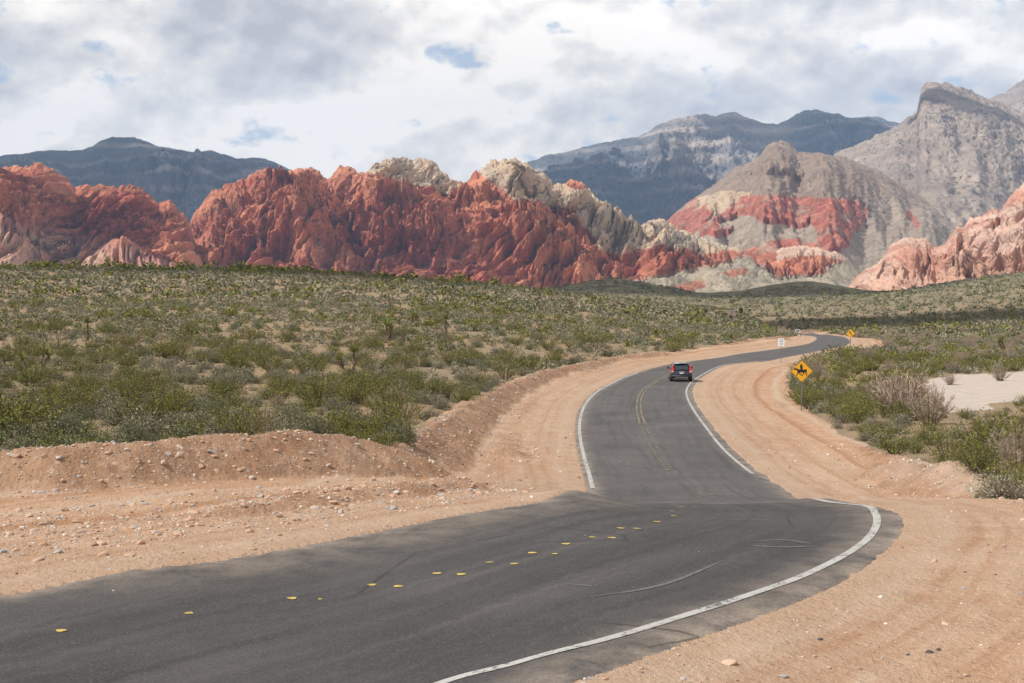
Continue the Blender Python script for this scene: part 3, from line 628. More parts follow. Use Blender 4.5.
def scree_noise(X, Y, Z, PX, T):
    g = np.abs(fbm(PX / 95 + 0.5 * fbm(PX / 80, T * 3, 3, 60), T * 1.4, 4, 61)) * (0.7 + 0.5 * fbm(PX / 70, T * 2, 2, 62))
    return 0.80 * (0.35 - 1.5 * g) + 0.30 * fbm(X / 60, Z / 30, 5, 66, 0.6) + (0.10 + 0.45 * sstep(0.45, 0.8, T)) * (billow(X / 34, Z / 16, 4, 67, 0.6) - 0.5)
TAN = np.array([0.345, 0.255, 0.195]); SKIRT = np.array([0.41, 0.335, 0.265])
M4R = [[(676, 216), (705, 206), (713, 216), (692, 236), (668, 228)], [(742, 195), (775, 194), (840, 199), (870, 205), (862, 224), (838, 256), (822, 248), (812, 224), (800, 230), (783, 222), (770, 226), (742, 214), (712, 229), (698, 234), (730, 206)],
       [(764, 241), (800, 237), (834, 250), (828, 268), (800, 277), (778, 275), (758, 262)], [(640, 214), (690, 190), (700, 205), (676, 226), (650, 224)], [(906, 213), (912, 213), (921, 226), (916, 229)], [(672, 283), (700, 280), (704, 284), (690, 291), (676, 291)], [(722, 270), (745, 266), (748, 271), (728, 276)],
       [(690, 295), (706, 293), (704, 299), (694, 299)], [(700, 226), (735, 228), (728, 236), (700, 236)], [(745, 250), (768, 244), (790, 250), (775, 262), (752, 262)]]
def col_tan(qx, qy, X, Y, Z, T):
    d = qy - (198 + 6 * fbm(qx / 40, qy / 20, 3, 70)); f = sstep(-6, 14, d)
    C = lerp3(TAN, SKIRT, f); v = sstep(0.02, 0.3, fbm(X / 26, Y / 40, 4, 71)); C = C * (1 - 0.5 * v[..., None]) + np.array([0.24, 0.19, 0.15]) * 0.5 * v[..., None]
    w5 = sstep(235, 262, qy); C = C * (1 - 0.4 * w5[..., None]) + np.array([0.46, 0.405, 0.315]) * 0.4 * w5[..., None]; vv_ = sstep(0.0, 0.35, fbm(X / 90 + 3, Y / 120, 5, 78, 0.6)); C = C * (1 - 0.38 * vv_[..., None]) + np.array([0.27, 0.23, 0.175]) * 0.38 * vv_[..., None]
    cr_ = inpoly(qx + 6 * fbm(qx / 16, qy / 12, 3, 72), qy + 5 * fbm(qx / 16 + 5, qy / 12, 3, 73), [(686, 204), (720, 190), (752, 192), (748, 203), (715, 214), (690, 216)])
    C = np.where(cr_[..., None], CREAM * 0.9, C)
    jx = qx + 6 * fbm(qx / 14, qy / 30, 4, 74); jy = qy + 6 * fbm(qx / 10 + 9, qy / 30, 4, 75)
    f = np.zeros(qx.shape)
    for P in M4R: f = np.maximum(f, softpoly(qx, qy, P, 5))
    f = f * (1 - 0.6 * sstep(0.06, 0.34, fbm(X / 34, Z / 40, 4, 77) + 0.25 * (np.abs(fbm(qx / 14, qy / 40, 2, 79)) - 0.2)))
    rc = lerp3(np.array([0.38, 0.115, 0.075]), np.array([0.56, 0.225, 0.15]), sstep(-.3, .4, fbm(X / 50, Y / 50 + Z / 16, 3, 76)))
    C = C * (1 - f[..., None]) + rc * f[..., None]
    cr2 = inpoly(jx, jy, [(780, 252), (812, 249), (836, 256), (832, 261), (800, 257), (782, 259)]); return np.where(cr2[..., None], np.array([.62, .46, .36]), C)
SK4 = [(500, 300), (560, 288), (600, 268), (640, 240), (665, 222), (680, 208), (700, 193), (716, 182), (724, 175), (734, 168), (742, 165), (752, 161), (759, 155), (764, 147), (772, 142), (780, 140.5), (788, 143), (796, 151), (808, 153), (822, 153), (840, 157), (858, 163), (876, 170), (892, 180), (905, 189), (920, 195), (935, 202), (950, 212), (975, 222), (1010, 240), (1060, 262), (1120, 290)]
mountain('tan_mountain', SK4, 1650, 4000, [(500, 296), (760, 299), (1120, 300)], rock_mat('tan_rock', 0.03, 10.0, (0.17, 0.17, 0.10), 0.055), col_tan, 1000, 460, 58, scree_noise, crestn=0.5, rock=lambda a_, b_: np.clip(sum(softpoly(a_, b_, P, 5) for P in M4R[:4] + M4R[8:] + [[(740, 160), (760, 140), (800, 140), (800, 180), (770, 176), (745, 176)]]), 0, 1), spur=0.16, spurf=0.02, steep=[(0, 0), (.25, .06), (.45, .26), (.62, .50), (.72, .68), (1, 1)])
GREY = np.array([0.45, 0.37, 0.30])
def col_peak(qx, qy, X, Y, Z, T):
    f = sstep(-.3, .4, fbm(X / 160, Z / 60, 4, 81)); C = lerp3(GREY * 0.80, GREY * 1.12, f)
    v = sstep(-.05, .3, fbm(X / 60 + 4, Z / 30, 4, 83)); C = C * (1 - 0.35 * v[..., None]) + np.array([0.24, 0.20, 0.18]) * 0.35 * v[..., None]
    return C
SK3 = [(560, 300), (650, 250), (720, 205), (800, 172), (828, 155), (845, 150), (862, 141), (880, 133), (896, 124), (908, 116), (914, 110), (916, 100), (918, 88), (922, 83), (930, 81.5), (942, 82), (956, 86), (970, 91), (985, 97), (1000, 104), (1024, 115), (1060, 134), (1110, 160), (1200, 200), (1300, 240), (1400, 280)]
mountain('grey_peak', SK3, 2600, 5400, [(560, 305), (1400, 300)], rock_mat('grey_limestone', 0.022, 14.0, (0.12, 0.12, 0.08), 0.042), col_peak, 800, 330, 82, scree_noise, spur=0.12, steep=[(0, 0), (.3, .15), (.6, .48), (.85, .84), (1, 1)])
def col_haze_blue(qx, qy, X, Y, Z, T):
    zz = Z + 30 * fbm(X / 900, Y / 900, 3, 91) - X * 0.02
    band = 0.5 + 0.5 * np.sin(zz / 17.0 + 1.5 * fbm(X / 500, zz / 60, 3, 92)); bf = sstep(.60, .98, band) * sstep(250, 520, zz)
    C = lerp3(np.array([0.165, 0.185, 0.21]), np.array([0.52, 0.48, 0.46]), bf * (0.4 + 0.6 * sstep(-.2, .3, fbm(X / 260, Z / 70, 4, 94))))  # bluish tint paints extra distance haze into the limestone colour
    v = sstep(-.1, .35, fbm(X / 200, Z / 60, 4, 93)); return C * (1 - 0.5 * v[..., None]) + np.array([0.10, 0.125, 0.145]) * 0.5 * v[..., None]
def col_pale(qx, qy, X, Y, Z, T):
    C = col_haze_blue(qx, qy, X, Y, Z, T)
    f = sstep(0, 22, 182 + 10 * fbm(qx / 30, qy / 20, 3, 95) - qy) * sstep(630, 680, qx) * sstep(805, 780, qx)
    zz = Z + 30 * fbm(X / 900, Y / 900, 3, 91) - X * 0.02; band = 0.5 + 0.5 * np.sin(zz / 17.0)
    return C * (1 - 0.85 * f[..., None]) + 0.85 * f[..., None] * lerp3(np.array([0.27, 0.25, 0.235]), np.array([0.58, 0.50, 0.42]), band)
def strata_noise(X, Y, Z, PX, T):
    g = np.abs(fbm(PX / 75 + 0.5 * fbm(PX / 90, T * 2, 3, 90), T * 1.1, 5, 96))
    return 1.0 * (0.35 - 1.5 * g) + 0.62 * fbm(X / 150, Z / 45, 5, 97, 0.68) + 0.10 * np.sin((Z + 20 * fbm(X / 500, Z / 80, 2, 98)) / 15.0)
bmat = rock_mat('far_limestone', 0.014, 20.0, (0.07, 0.085, 0.06), 0.03)
SK1 = [(-330, 190), (-200, 172), (-60, 160), (0, 155.5), (15, 155), (30, 153), (50, 150), (70, 150.5), (86, 149), (97, 144), (106, 140), (114, 137.5), (124, 138), (136, 137.5), (146, 141), (160, 146), (176, 149), (196, 151.5), (214, 151), (226, 155), (240, 159), (252, 158), (264, 158), (276, 162), (290, 169), (330, 182), (380, 200), (460, 240), (540, 280)]
mountain('blue_mountain', SK1, 4800, 7600, [(-330, 300), (540, 300)], bmat, col_haze_blue, 800, 300, 230, strata_noise, spur=0.3, crestn=0.25)
SK2 = [(430, 230), (480, 195), (510, 172), (530, 162), (548, 155), (566, 152), (584, 147), (600, 143), (620, 139), (638, 136), (648, 131), (655, 126), (664, 122), (676, 118), (690, 115), (704, 114), (714, 116), (722, 113), (732, 112), (742, 116), (756, 121), (766, 124), (776, 124), (786, 120), (794, 114), (802, 111),
       (812, 110), (824, 112), (836, 114), (844, 118), (854, 118), (866, 116), (878, 117), (888, 121), (900, 124), (930, 135), (1000, 150), (1100, 180), (1200, 230)]
mountain('blue_mountain', SK2, 5600, 8600, [(430, 300), (1200, 300)], bmat, col_pale, 900, 340, 240, strata_noise, spur=0.3, crestn=0.3)
SK8 = [(900, 190), (940, 140), (965, 112), (978, 102), (990, 96), (1002, 92), (1012, 84), (1024, 76), (1050, 62), (1090, 55), (1150, 75), (1300, 140), (1420, 220)]
mountain('grey_peak', SK8, 5200, 8000, [(900, 300), (1420, 300)], bmat, col_peak, 350, 200, 150, strata_noise)

# ------------------------------------------------------------------ haze (a closed box of even air round everything)
hm = bpy.data.materials.new('air'); hm.use_nodes = True; h = NT(hm.node_tree); h.n.clear()
pv = h.new('ShaderNodeVolumePrincipled'); pv.inputs['Color'].default_value = (0.44, 0.64, 1.0, 1); pv.inputs['Density'].default_value = 7.6e-5; pv.inputs['Anisotropy'].default_value = 0.0
ho = h.new('ShaderNodeOutputMaterial'); h.link(pv.outputs[0], ho.inputs['Volume'])
zlo, zhi = float(V[:, 2].min()) - 1.0, 1460.0
bx = [(x, y, z) for z in (zlo, zhi) for x, y in ((-9500, -4000), (9500, -4000), (9500, 11500), (-9500, 11500))]
me = bpy.data.meshes.new('haze'); me.from_pydata(bx, [], [(3, 2, 1, 0), (4, 5, 6, 7), (0, 1, 5, 4), (1, 2, 6, 5), (2, 3, 7, 6), (3, 0, 4, 7)]); me.materials.append(hm)
hz = bpy.data.objects.new('haze', me); COL.objects.link(hz); hz['kind'] = 'stuff'

# ------------------------------------------------------------------ clouds overhead that shade parts of the land
clm, n, b = new_mat('cloud', 1.0, 0.0, color=(0.9, 0.9, 0.9))
def cloud(tx, ty, tz, rx, ry, zc, seed):
    k = (zc - tz) / SUN_DIR[2]; cx, cy = tx + SUN_DIR[0] * k, ty + SUN_DIR[1] * k
    bm_ = bmesh.new(); bmesh.ops.create_icosphere(bm_, subdivisions=5, radius=1.0)
    P = np.array([v.co[:] for v in bm_.verts])
    q = 1 + 0.55 * fbm(P[:, 0] * 1.6 + seed, P[:, 1] * 1.6 + P[:, 2], 5, seed) + 0.25 * (billow(P[:, 0] * 3, P[:, 1] * 3 + P[:, 2] * 2, 3, seed + 5) - 0.5)
    rz_ = min(rx, ry) * 0.45
    for v, p, s in zip(bm_.verts, P, q): v.co = (p[0] * s * rx, p[1] * s * ry, (p[2] * s if p[2] > 0 else p[2] * s * 0.35) * rz_)
    me = bpy.data.meshes.new('cloud'); bm_.to_mesh(me); bm_.free(); me.materials.append(clm)
    for p in me.polygons: p.use_smooth = True
    o = bpy.data.objects.new('cloud', me); o.location = (cx, cy, zc); COL.objects.link(o); struct(o)
CLOUDS = [(-2000, 6300, 350, 2300, 1500), (300, 6900, 350, 900, 1300), (1900, 8100, 550, 560, 700), (1720, 5150, 420, 190, 170),
          (100, 2130, 110, 60, 70), (-540, 1900, 80, 60, 50),
          (205, 1000, 0, 135, 120), (150, 440, -8, 120, 60), (60, 900, 0, 60, 110), (-60, 410, 2, 80, 25)]
for i, (tx, ty, tz, rx, ry) in enumerate(CLOUDS): cloud(tx, ty, tz, rx, ry, 2450 + 37 * (i % 5), 100 + 7 * i)

# ------------------------------------------------------------------ plants
fm, n, b = new_mat('foliage', 0.75, 0.15)
oi = n.new('ShaderNodeObjectInfo').outputs['Random']
n.link(n.mix(1.0, n.attr('tint', 'Color'), n.mix(oi, (0.82, 0.86, 0.80), (1.15, 1.12, 1.1)), 'MULTIPLY'), b.inputs['Base Color'])
def quads(Cn, A, B, col):
    """diamond leaves from centres, half-axes and colours"""
    Vv = np.stack([Cn - A, Cn + B, Cn + A, Cn - B], 1).reshape(-1, 3); F = np.arange(len(Vv)).reshape(-1, 4)
    return Vv, F, np.repeat(col, 4, 0)
def rv(r, n_): v = r.normal(size=(n_, 3)); return v / np.linalg.norm(v, axis=1)[:, None]
def ccol(r, n_, a, b_): t = r.random((n_, 1)); return (np.array(a) * (1 - t) + np.array(b_) * t) * (0.8 + 0.4 * r.random((n_, 1)))
def cat(parts):
    vs, fs, cs = [], [], []; k = 0
    for v, f, c in parts: vs.append(v); fs.append(f + k); cs.append(c); k += len(v)
    return np.concatenate(vs), np.concatenate(fs), np.concatenate(cs)
def sticks(P0, P1, wd, col):
    d = P1 - P0; d /= np.linalg.norm(d, axis=1)[:, None] + 1e-9; a = np.cross(d, rv(np.random.default_rng(3), len(P0))); a /= np.linalg.norm(a, axis=1)[:, None] + 1e-9
    a2 = np.cross(d, a); w0 = np.asarray(wd).reshape(-1, 1); Vv = []
    Vv = np.stack([P0 - a * w0, P0 + a * w0, P1 + a * w0 * .5, P1 - a * w0 * .5, P0 - a2 * w0, P0 + a2 * w0, P1 + a2 * w0 * .5, P1 - a2 * w0 * .5], 1).reshape(-1, 3)
    return Vv, np.arange(len(Vv)).reshape(-1, 4), np.repeat(col, 8, 0)
CREO_A, CREO_B = (0.090, 0.098, 0.018), (0.245, 0.235, 0.048)
def creosote(seed, nl, H=1.7, wide=1.1):
    r = np.random.default_rng(seed); ns = 46
    az_ = r.random(ns) * 2 * math.pi; ti = r.uniform(0.1, 1.0, ns) ** 0.8 * 0.95; L = H * r.uniform(0.65, 1.1, ns)
    base_ = np.stack([0.12 * np.cos(az_), 0.12 * np.sin(az_), np.zeros(ns)], 1)
    D = np.stack([np.sin(ti) * np.cos(az_) * wide, np.sin(ti) * np.sin(az_) * wide, np.cos(ti)], 1)
    tip = base_ + D * L[:, None]; i = r.integers(0, ns, nl); t = 0.28 + 0.75 * r.random(nl) ** 0.75
    c = base_[i] + (tip - base_)[i] * t[:, None]; c[:, 2] += -0.08 * t * L[i]
    clump = rv(r, ns * 6) * 0.22; c += clump[(i * 6 + r.integers(0, 6, nl))] * t[:, None] + r.normal(size=(nl, 3)) * 0.055
    c[:, 2] = np.maximum(c[:, 2], 0.05); sz = 0.027 * math.sqrt(1700 / nl) * (0.7 + 0.6 * r.random((nl, 1)))
    A = rv(r, nl); B = np.cross(A, rv(r, nl)); B /= np.linalg.norm(B, axis=1)[:, None]
    lf = quads(c, A * sz, B * sz * 0.62, ccol(r, nl, CREO_A, CREO_B))
    st = sticks(base_, tip, np.full(ns, 0.011), ccol(r, ns, (0.14, 0.115, 0.09), (0.22, 0.18, 0.14)))
    return lf, st
def dome(seed, nl, R_=0.45, H=0.5, ca=(0.17, 0.155, 0.105), cb=(0.33, 0.30, 0.215)):
    r = np.random.default_rng(seed); d = rv(r, nl); d[:, 2] = np.abs(d[:, 2])
    lump = 1 + 0.22 * np.sin(3 * np.arctan2(d[:, 1], d[:, 0]) + seed) + 0.18 * np.sin(7 * d[:, 0] + 5 * d[:, 2] + seed * 2)
    rad = (0.45 + 0.55 * r.random(nl) ** 0.4) * lump; c = d * rad[:, None] * np.array([R_, R_, H]) + r.normal(size=(nl, 3)) * 0.03; c[:, 2] = np.abs(c[:, 2]) + 0.02
    sz = 0.022 * math.sqrt(1200 / nl) * (R_ / 0.45) * (0.7 + 0.6 * r.random((nl, 1))); A = d * 0.7 + rv(r, nl); A /= np.linalg.norm(A, axis=1)[:, None]
    B = np.cross(A, rv(r, nl)); B /= np.linalg.norm(B, axis=1)[:, None] + 1e-9
    k = max(6, nl // 12); e_ = rv(r, k); e_[:, 2] = np.abs(e_[:, 2]) + .2
    return quads(c, A * sz, B * sz * 0.6, ccol(r, nl, ca, cb)), sticks(np.zeros((k, 3)), e_ * np.array([R_, R_, H]) * 0.95, np.full(k, 0.007), ccol(r, k, (0.22, 0.19, 0.16), (0.3, 0.26, 0.22)))
def drybush(seed, nl, H=2.4, W_=1.5, ca=(0.36, 0.27, 0.215), cb=(0.50, 0.39, 0.32)):
    r = np.random.default_rng(seed); n1 = max(10, nl // 28); az_ = r.random(n1) * 2 * math.pi; ti = r.uniform(0, 0.95, n1); L = H * r.uniform(0.55, 1.0, n1)
    b0 = np.stack([.2 * np.cos(az_), .2 * np.sin(az_), 0 * az_], 1) * W_ / 1.5; D = np.stack([np.sin(ti) * np.cos(az_) * W_ / 1.5, np.sin(ti) * np.sin(az_) * W_ / 1.5, np.cos(ti)], 1); tp = b0 + D * L[:, None]
    s1 = sticks(b0, tp, np.full(n1, 0.013), ccol(r, n1, (0.20, 0.16, 0.135), (0.3, 0.24, 0.2)))
    i = r.integers(0, n1, nl); t = r.uniform(0.25, 0.95, nl); p = b0[i] + (tp - b0)[i] * t[:, None]
    dd = D[i] + rv(r, nl) * 0.75; dd[:, 2] = np.abs(dd[:, 2]); dd /= np.linalg.norm(dd, axis=1)[:, None]; ln = r.uniform(.12, .42, (nl, 1)) * H / 2.4
    a = np.cross(dd, rv(r, nl)); a /= np.linalg.norm(a, axis=1)[:, None] + 1e-9; wd = 0.0085 * math.sqrt(1400 / nl)
    return quads(p + dd * ln / 2, dd * ln / 2, a * wd, ccol(r, nl, ca, cb)), s1
def yucca(seed, nl, heads=1, H=0.7):
    r = np.random.default_rng(seed); parts, tr = [], []
    for h_ in range(heads):
        hx, hy = (0, 0) if heads == 1 else (r.uniform(-.45, .45), r.uniform(-.45, .45)); hz_ = H * r.uniform(0.75, 1.15); top = np.array([hx, hy, hz_]); m = nl // heads
        d = rv(r, m); d[:, 2] = np.abs(d[:, 2]) * 1.0 - 0.10; d /= np.linalg.norm(d, axis=1)[:, None]; ln = r.uniform(.42, .66, (m, 1)); a = np.cross(d, np.array([0, 0, 1.0])) + 1e-6; a /= np.linalg.norm(a, axis=1)[:, None]; wd = 0.020 * math.sqrt(90 / m)
        tip = top + d * ln; q = quads(top + d * ln * .5, d * ln * .5, a * wd, ccol(r, m, (0.14, 0.15, 0.045), (0.27, 0.27, 0.09))); parts.append(q)
        k = max(8, m // 2); tz = r.uniform(0.1, 1, (k, 1)); o_ = rv(r, k); o_[:, 2] = -1.1; o_ /= np.linalg.norm(o_, axis=1)[:, None]
        p = top * tz; ll = r.uniform(.18, .32, (k, 1)); a = np.cross(o_, rv(r, k)); a /= np.linalg.norm(a, axis=1)[:, None] + 1e-9
        tr.append(quads(p + o_ * ll * .5, o_ * ll * .5, a * wd * 1.3, ccol(r, k, (0.19, 0.13, 0.09), (0.32, 0.24, 0.17)))); tr.append(sticks(np.zeros((1, 3)), top[None], np.array([0.07]), np.array([[0.16, 0.12, 0.09]])))
    return cat(parts), cat(tr)
GREEN_A, GREEN_B = (0.11, 0.125, 0.055), (0.22, 0.225, 0.115)
KIND = {
 'creosote_bush': dict(make=lambda s, n_: creosote(s, n_, 0.85 + 0.11 * (s % 5), 1.0 + 0.12 * (s % 3)), nl=1700, parts=('foliage', 'stems'), h=1.05),
 'grey_shrub': dict(make=lambda s, n_: dome(s, n_, 0.40 + 0.05 * (s % 3), 0.46), nl=900, parts=('foliage', 'stems'), h=0.5),
 'green_shrub': dict(make=lambda s, n_: dome(s, n_, 0.55, 0.55, GREEN_A, GREEN_B), nl=1500, parts=('foliage', 'stems'), h=0.6),
 'dry_bush': dict(make=lambda s, n_: drybush(s, n_, 1.7, 1.3), nl=1500, parts=('twigs', 'branches'), h=1.7),
 'yucca': dict(make=lambda s, n_: yucca(s, n_, 1 + (s % 3), 0.55 + 0.3 * (s % 4)), nl=150, parts=('leaves', 'trunk'), h=1.4)}
LOD = {}
for kn, kd in KIND.items():
    kd['near'] = []
    for v_ in range(6):
        a_, b_ = kd['make'](v_ + 1, kd['nl'])
        kd['near'].append([mesh_np(kd['parts'][j], q[0], q[1], fm, attrs={'tint': q[2]}, link=False) for j, q in enumerate((a_, b_))])
    for lv, nl in ((1, 420), (2, 90), (3, 18)):
        if kn == 'yucca': nl = max(nl // 2, 9)
        LOD[kn, lv] = [kd['make'](v_ + 1, nl)[0] if lv > 1 else cat(kd['make'](v_ + 1, nl)) for v_ in range(6)]

def allowed(x, y):
    d = masks(x, y); p = inpoly(x, y, ROADPOLY) | (d < 1.5) | inpoly(x, y, DIRTPOLY) | inpoly(x, y, WASHPOLY)
    return ~p
def scatter(dens, d0, d1, a0=-0.43, a1=0.43):
    """area-uniform points in the wedge between two distances"""
    area = (a1 - a0) * (d1 ** 2 - d0 ** 2) / 2; n_ = int(area * dens)
    y = np.sqrt(RNG.uniform(d0 ** 2, d1 ** 2, n_)); x = y * RNG.uniform(a0, a1, n_)
    k = allowed(x, y); return x[k], y[k]
def visible(x, y, z):
    """true where nothing of the ground stands between the eye and the point"""
    f = np.linspace(0.25, 0.97, 20); ok = np.ones(len(x), bool)
    for q in f: ok &= ground(x * q, y * q) < CZ + (z - CZ) * q + 0.02
    return ok
pl = {k: [] for k in KIND}
def add(kn, x, y, s): pl[kn].append(np.stack([x, y, s], 1))
pxf = lambda x, y: 512 + FPX * x / y
def patch(x, y, f, sd): return 0.5 + 0.5 * fbm(x * f, y * f, 3, sd) * 1.6
# left field and right flats, denser near the berm
for d0, d1, mult, sc in ((28, 70, 1.0, 1.0), (70, 140, 0.85, 1.0), (140, 260, 0.85, 1.1), (260, 470, 0.42, 1.45), (470, 1000, 0.055, 2.3)):
    x, y = scatter(0.15 * mult, d0, d1); k = RNG.random(len(x)) < np.clip(patch(x, y, 0.05, 120) * 2.4 - 0.95, 0.08, 1) * np.where(y < 120, 1, 0.9); s = (0.5 + 1.0 * RNG.random(len(x)) ** 1.6) * sc ** 0.6 * np.where(y < 110, 1, 0.8)
    add('creosote_bush', x[k], y[k], s[k])
    x, y = scatter(0.50 * mult * (0.55 if d0 < 70 else 0.9), d0, d1); k = RNG.random(len(x)) < np.clip(patch(x, y, 0.09, 121) * 1.4 - 0.1, 0.12, 1); s = RNG.uniform(0.5, 1.35, len(x)) * sc; add('grey_shrub', x[k], y[k], s[k])
    x, y = scatter(0.15 * mult * (0.5 if d0 < 70 else 1.1), d0, d1); k = RNG.random(len(x)) < np.clip(patch(x, y, 0.07, 122) * 1.5 - 0.2, 0.05, 1); s = RNG.uniform(0.5, 1.1, len(x)) * sc; add('green_shrub', x[k], y[k], s[k])
    x, y = scatter(0.0045 * mult, d0, d1); s = RNG.uniform(0.4, 0.95, len(x)) * sc ** 0.6; k = y > 60; add('yucca', x[k], y[k], s[k])
# dense strip straight behind the left berms and right of the pad
x, y = scatter(0.5, 30, 56, -0.43, 0.0); k = RNG.random(len(x)) < np.where(y < 45, 0.6, 0.25); add('green_shrub', x[k], y[k], RNG.uniform(0.7, 1.35, k.sum()))
x, y = scatter(0.055, 42, 150, -0.43, 0.12); k = RNG.random(len(x)) < (0.9 - 0.004 * y) * np.clip(patch(x, y, 0.09, 130) * 2 - 0.4, 0.1, 1); add('creosote_bush', x[k], y[k], RNG.uniform(0.8, 1.35, k.sum()))
x, y = scatter(0.15, 40, 150, 0.16, 0.43); add('creosote_bush', x, y, RNG.uniform(0.5, 1.15, len(x)))
x, y = scatter(0.012, 44, 260, 0.17, 0.43); add('dry_bush', x, y, RNG.uniform(0.5, 1.0, len(x)))
x, y = scatter(0.010, 120, 330, 0.17, 0.43); add('dry_bush', x, y, RNG.uniform(0.6, 1.2, len(x)))
x, y = scatter(0.02, 40, 150, -0.43, 0.1); add('dry_bush', x, y, RNG.uniform(0.3, 0.55, len(x)))
x, y = scatter(0.25, 36, 60, 0.2, 0.43); add('green_shrub', x, y, RNG.uniform(0.3, 0.8, len(x)))
# ridge line of the left field
x, y = scatter(0.035, 395, 455, -0.43, 0.02); k = RNG.random(len(x)) < patch(x, y, 0.03, 131) * 1.4 - .2; add('creosote_bush', x[k], y[k], RNG.uniform(1.2, 2.6, k.sum()))

# plants one can point at, set by hand: kind, px, py of the foot, distance, scale, label
HERO = [('creosote_bush', 14, 438, 47, 1.75, 'tallest dark green creosote bush at the left end of the dirt berm'),
        ('creosote_bush', 78, 412, 58, 1.15, 'broad green creosote bush rising behind grey sagebrush on the left flat'),
        ('creosote_bush', 127, 398, 68, 1.25, 'dark rounded creosote bush beside the small grassy clearing on the left flat'),
        ('creosote_bush', 152, 398, 66, 0.9, 'squat olive creosote bush standing in the grassy clearing on the left flat'),
        ('creosote_bush', 228, 412, 58, 1.05, 'lone green creosote bush behind the middle of the left dirt berm'),
        ('creosote_bush', 330, 436, 46, 1.15, 'bright green creosote bush whose top peeks over the berm crest'),
        ('creosote_bush', 362, 441, 45, 0.95, 'low spreading creosote bush where the two left berms meet'),
        ('creosote_bush', 350, 405, 62, 1.4, 'large dark creosote bush in the thick stand above the berm gap'),
        ('creosote_bush', 270, 432, 48, 0.9, 'thin creosote bush mixed with bare grey twigs at the berm top'),
        ('green_shrub', 30, 452, 40, 1.5, 'pale green sagebrush mound touching the far left end of the berm'),
        ('green_shrub', 62, 450, 40, 1.7, 'widest pale green sagebrush mound behind the boulder on the berm'),
        ('green_shrub', 140, 436, 44, 1.3, 'soft green sagebrush mound right of the pale boulder'),
        ('green_shrub', 175, 434, 45, 1.2, 'grey green sagebrush mound near the clearing behind the berm'),
        ('grey_shrub', 150, 441, 41, 1.8, 'silvery shrub leaning over the dirt berm crest'),
        ('yucca', 88, 341, 118, 2.0, 'bright yellow green yucca rosette standing alone by the wire fence'),
        ('yucca', 28, 368, 90, 1.5, 'dark headed yucca on a shaggy trunk at the left edge of the field'),
        ('yucca', 42, 370, 88, 1.7, 'tall shaggy yucca next to a shorter one near the left edge'),
        ('yucca', 354, 372, 95, 1.6, 'yucca with a rust brown skirt of dead leaves on the left field'),
        ('yucca', 344, 370, 98, 1.3, 'grey trunked yucca leaning beside a rust skirted one'),
        ('yucca', 390, 342, 150, 1.8, 'pair of dark yucca heads in a pale patch of the left hillside'),
        ('yucca', 446, 337, 150, 2.2, 'thick brown trunked yucca high on the left hillside'),
        ('yucca', 410, 325, 190, 2.2, 'forked dark yucca near the top of the left hillside'),
        ('dry_bush', 905, 418, 72, 2.1, 'largest pinkish leafless bush right of the yellow rider sign'),
        ('dry_bush', 888, 412, 76, 1.6, 'bare pinkish bush leaning on the biggest leafless one'),
        ('dry_bush', 930, 425, 66, 1.5, 'bare brown bush at the near edge of the pale wash'),
        ('dry_bush', 1000, 381, 116, 1.1, 'round pale straw coloured bush on the far bank of the wash'),
        ('dry_bush', 950, 385, 112, 0.8, 'small straw coloured bush at the tip of the wash'),
        ('dry_bush', 1018, 470, 48, 1.2, 'bare brown bush cut by the right picture edge'),
        ('dry_bush', 262, 442, 43, 0.9, 'bare grey twiggy bush just behind the middle of the berm'),
        ('creosote_bush', 795, 382, 105, 0.55, 'small round green bush at the foot of the rider sign'),
        ('creosote_bush', 850, 402, 82, 1.0, 'green creosote bush right of the rider sign post'),
        ('creosote_bush', 873, 408, 78, 1.1, 'green creosote bush in front of the pinkish leafless bush'),
        ('creosote_bush', 950, 465, 48, 1.2, 'upright creosote bush with bare white stems behind the gravel heap'),
        ('creosote_bush', 990, 462, 51, 1.5, 'big dark green creosote bush above the right gravel heap'),
        ('creosote_bush', 1015, 440, 58, 1.5, 'tall creosote bush at the right edge by the wash'),
        ('creosote_bush', 895, 455, 53, 1.0, 'brownish green bush at the rim of the right dirt pad'),
        ('yucca', 1005, 352, 165, 2.2, 'dark tall yucca beyond the wash at the right edge')]
for kn in KIND:                      # thinner growth in front of the wash
    for k_, a_ in enumerate(pl[kn]):
        q_ = pxf(a_[:, 0], a_[:, 1]); m_ = (q_ > 922) & (a_[:, 1] > 62) & (a_[:, 1] < 101); a_[m_, 2] *= 0.5; pl[kn][k_] = a_[~(m_ & (RNG.random(len(a_)) < 0.5))]
STUFF = {k: [] for k in KIND}
made = {k: 0 for k in KIND}
def plant(kn, x, y, z, s, rz, var, label, group):
    kd = KIND[kn]; t = thing(kn, label, kn.replace('_', ' '), (x, y, z), rz, group); s = s * (0.72 if kn == 'yucca' else 0.85 if kn == 'dry_bush' else 1.0); t.scale = (s, s, s)
    for j in (0, 1):
        c = bpy.data.objects.new(kd['parts'][j], kd['near'][var][j]); COL.objects.link(c); c.parent = t
    return t
hx, hy = np.array([float(unproj(h_[1], h_[2], h_[3])[0]) for h_ in HERO]), np.array([h_[3] for h_ in HERO], float)
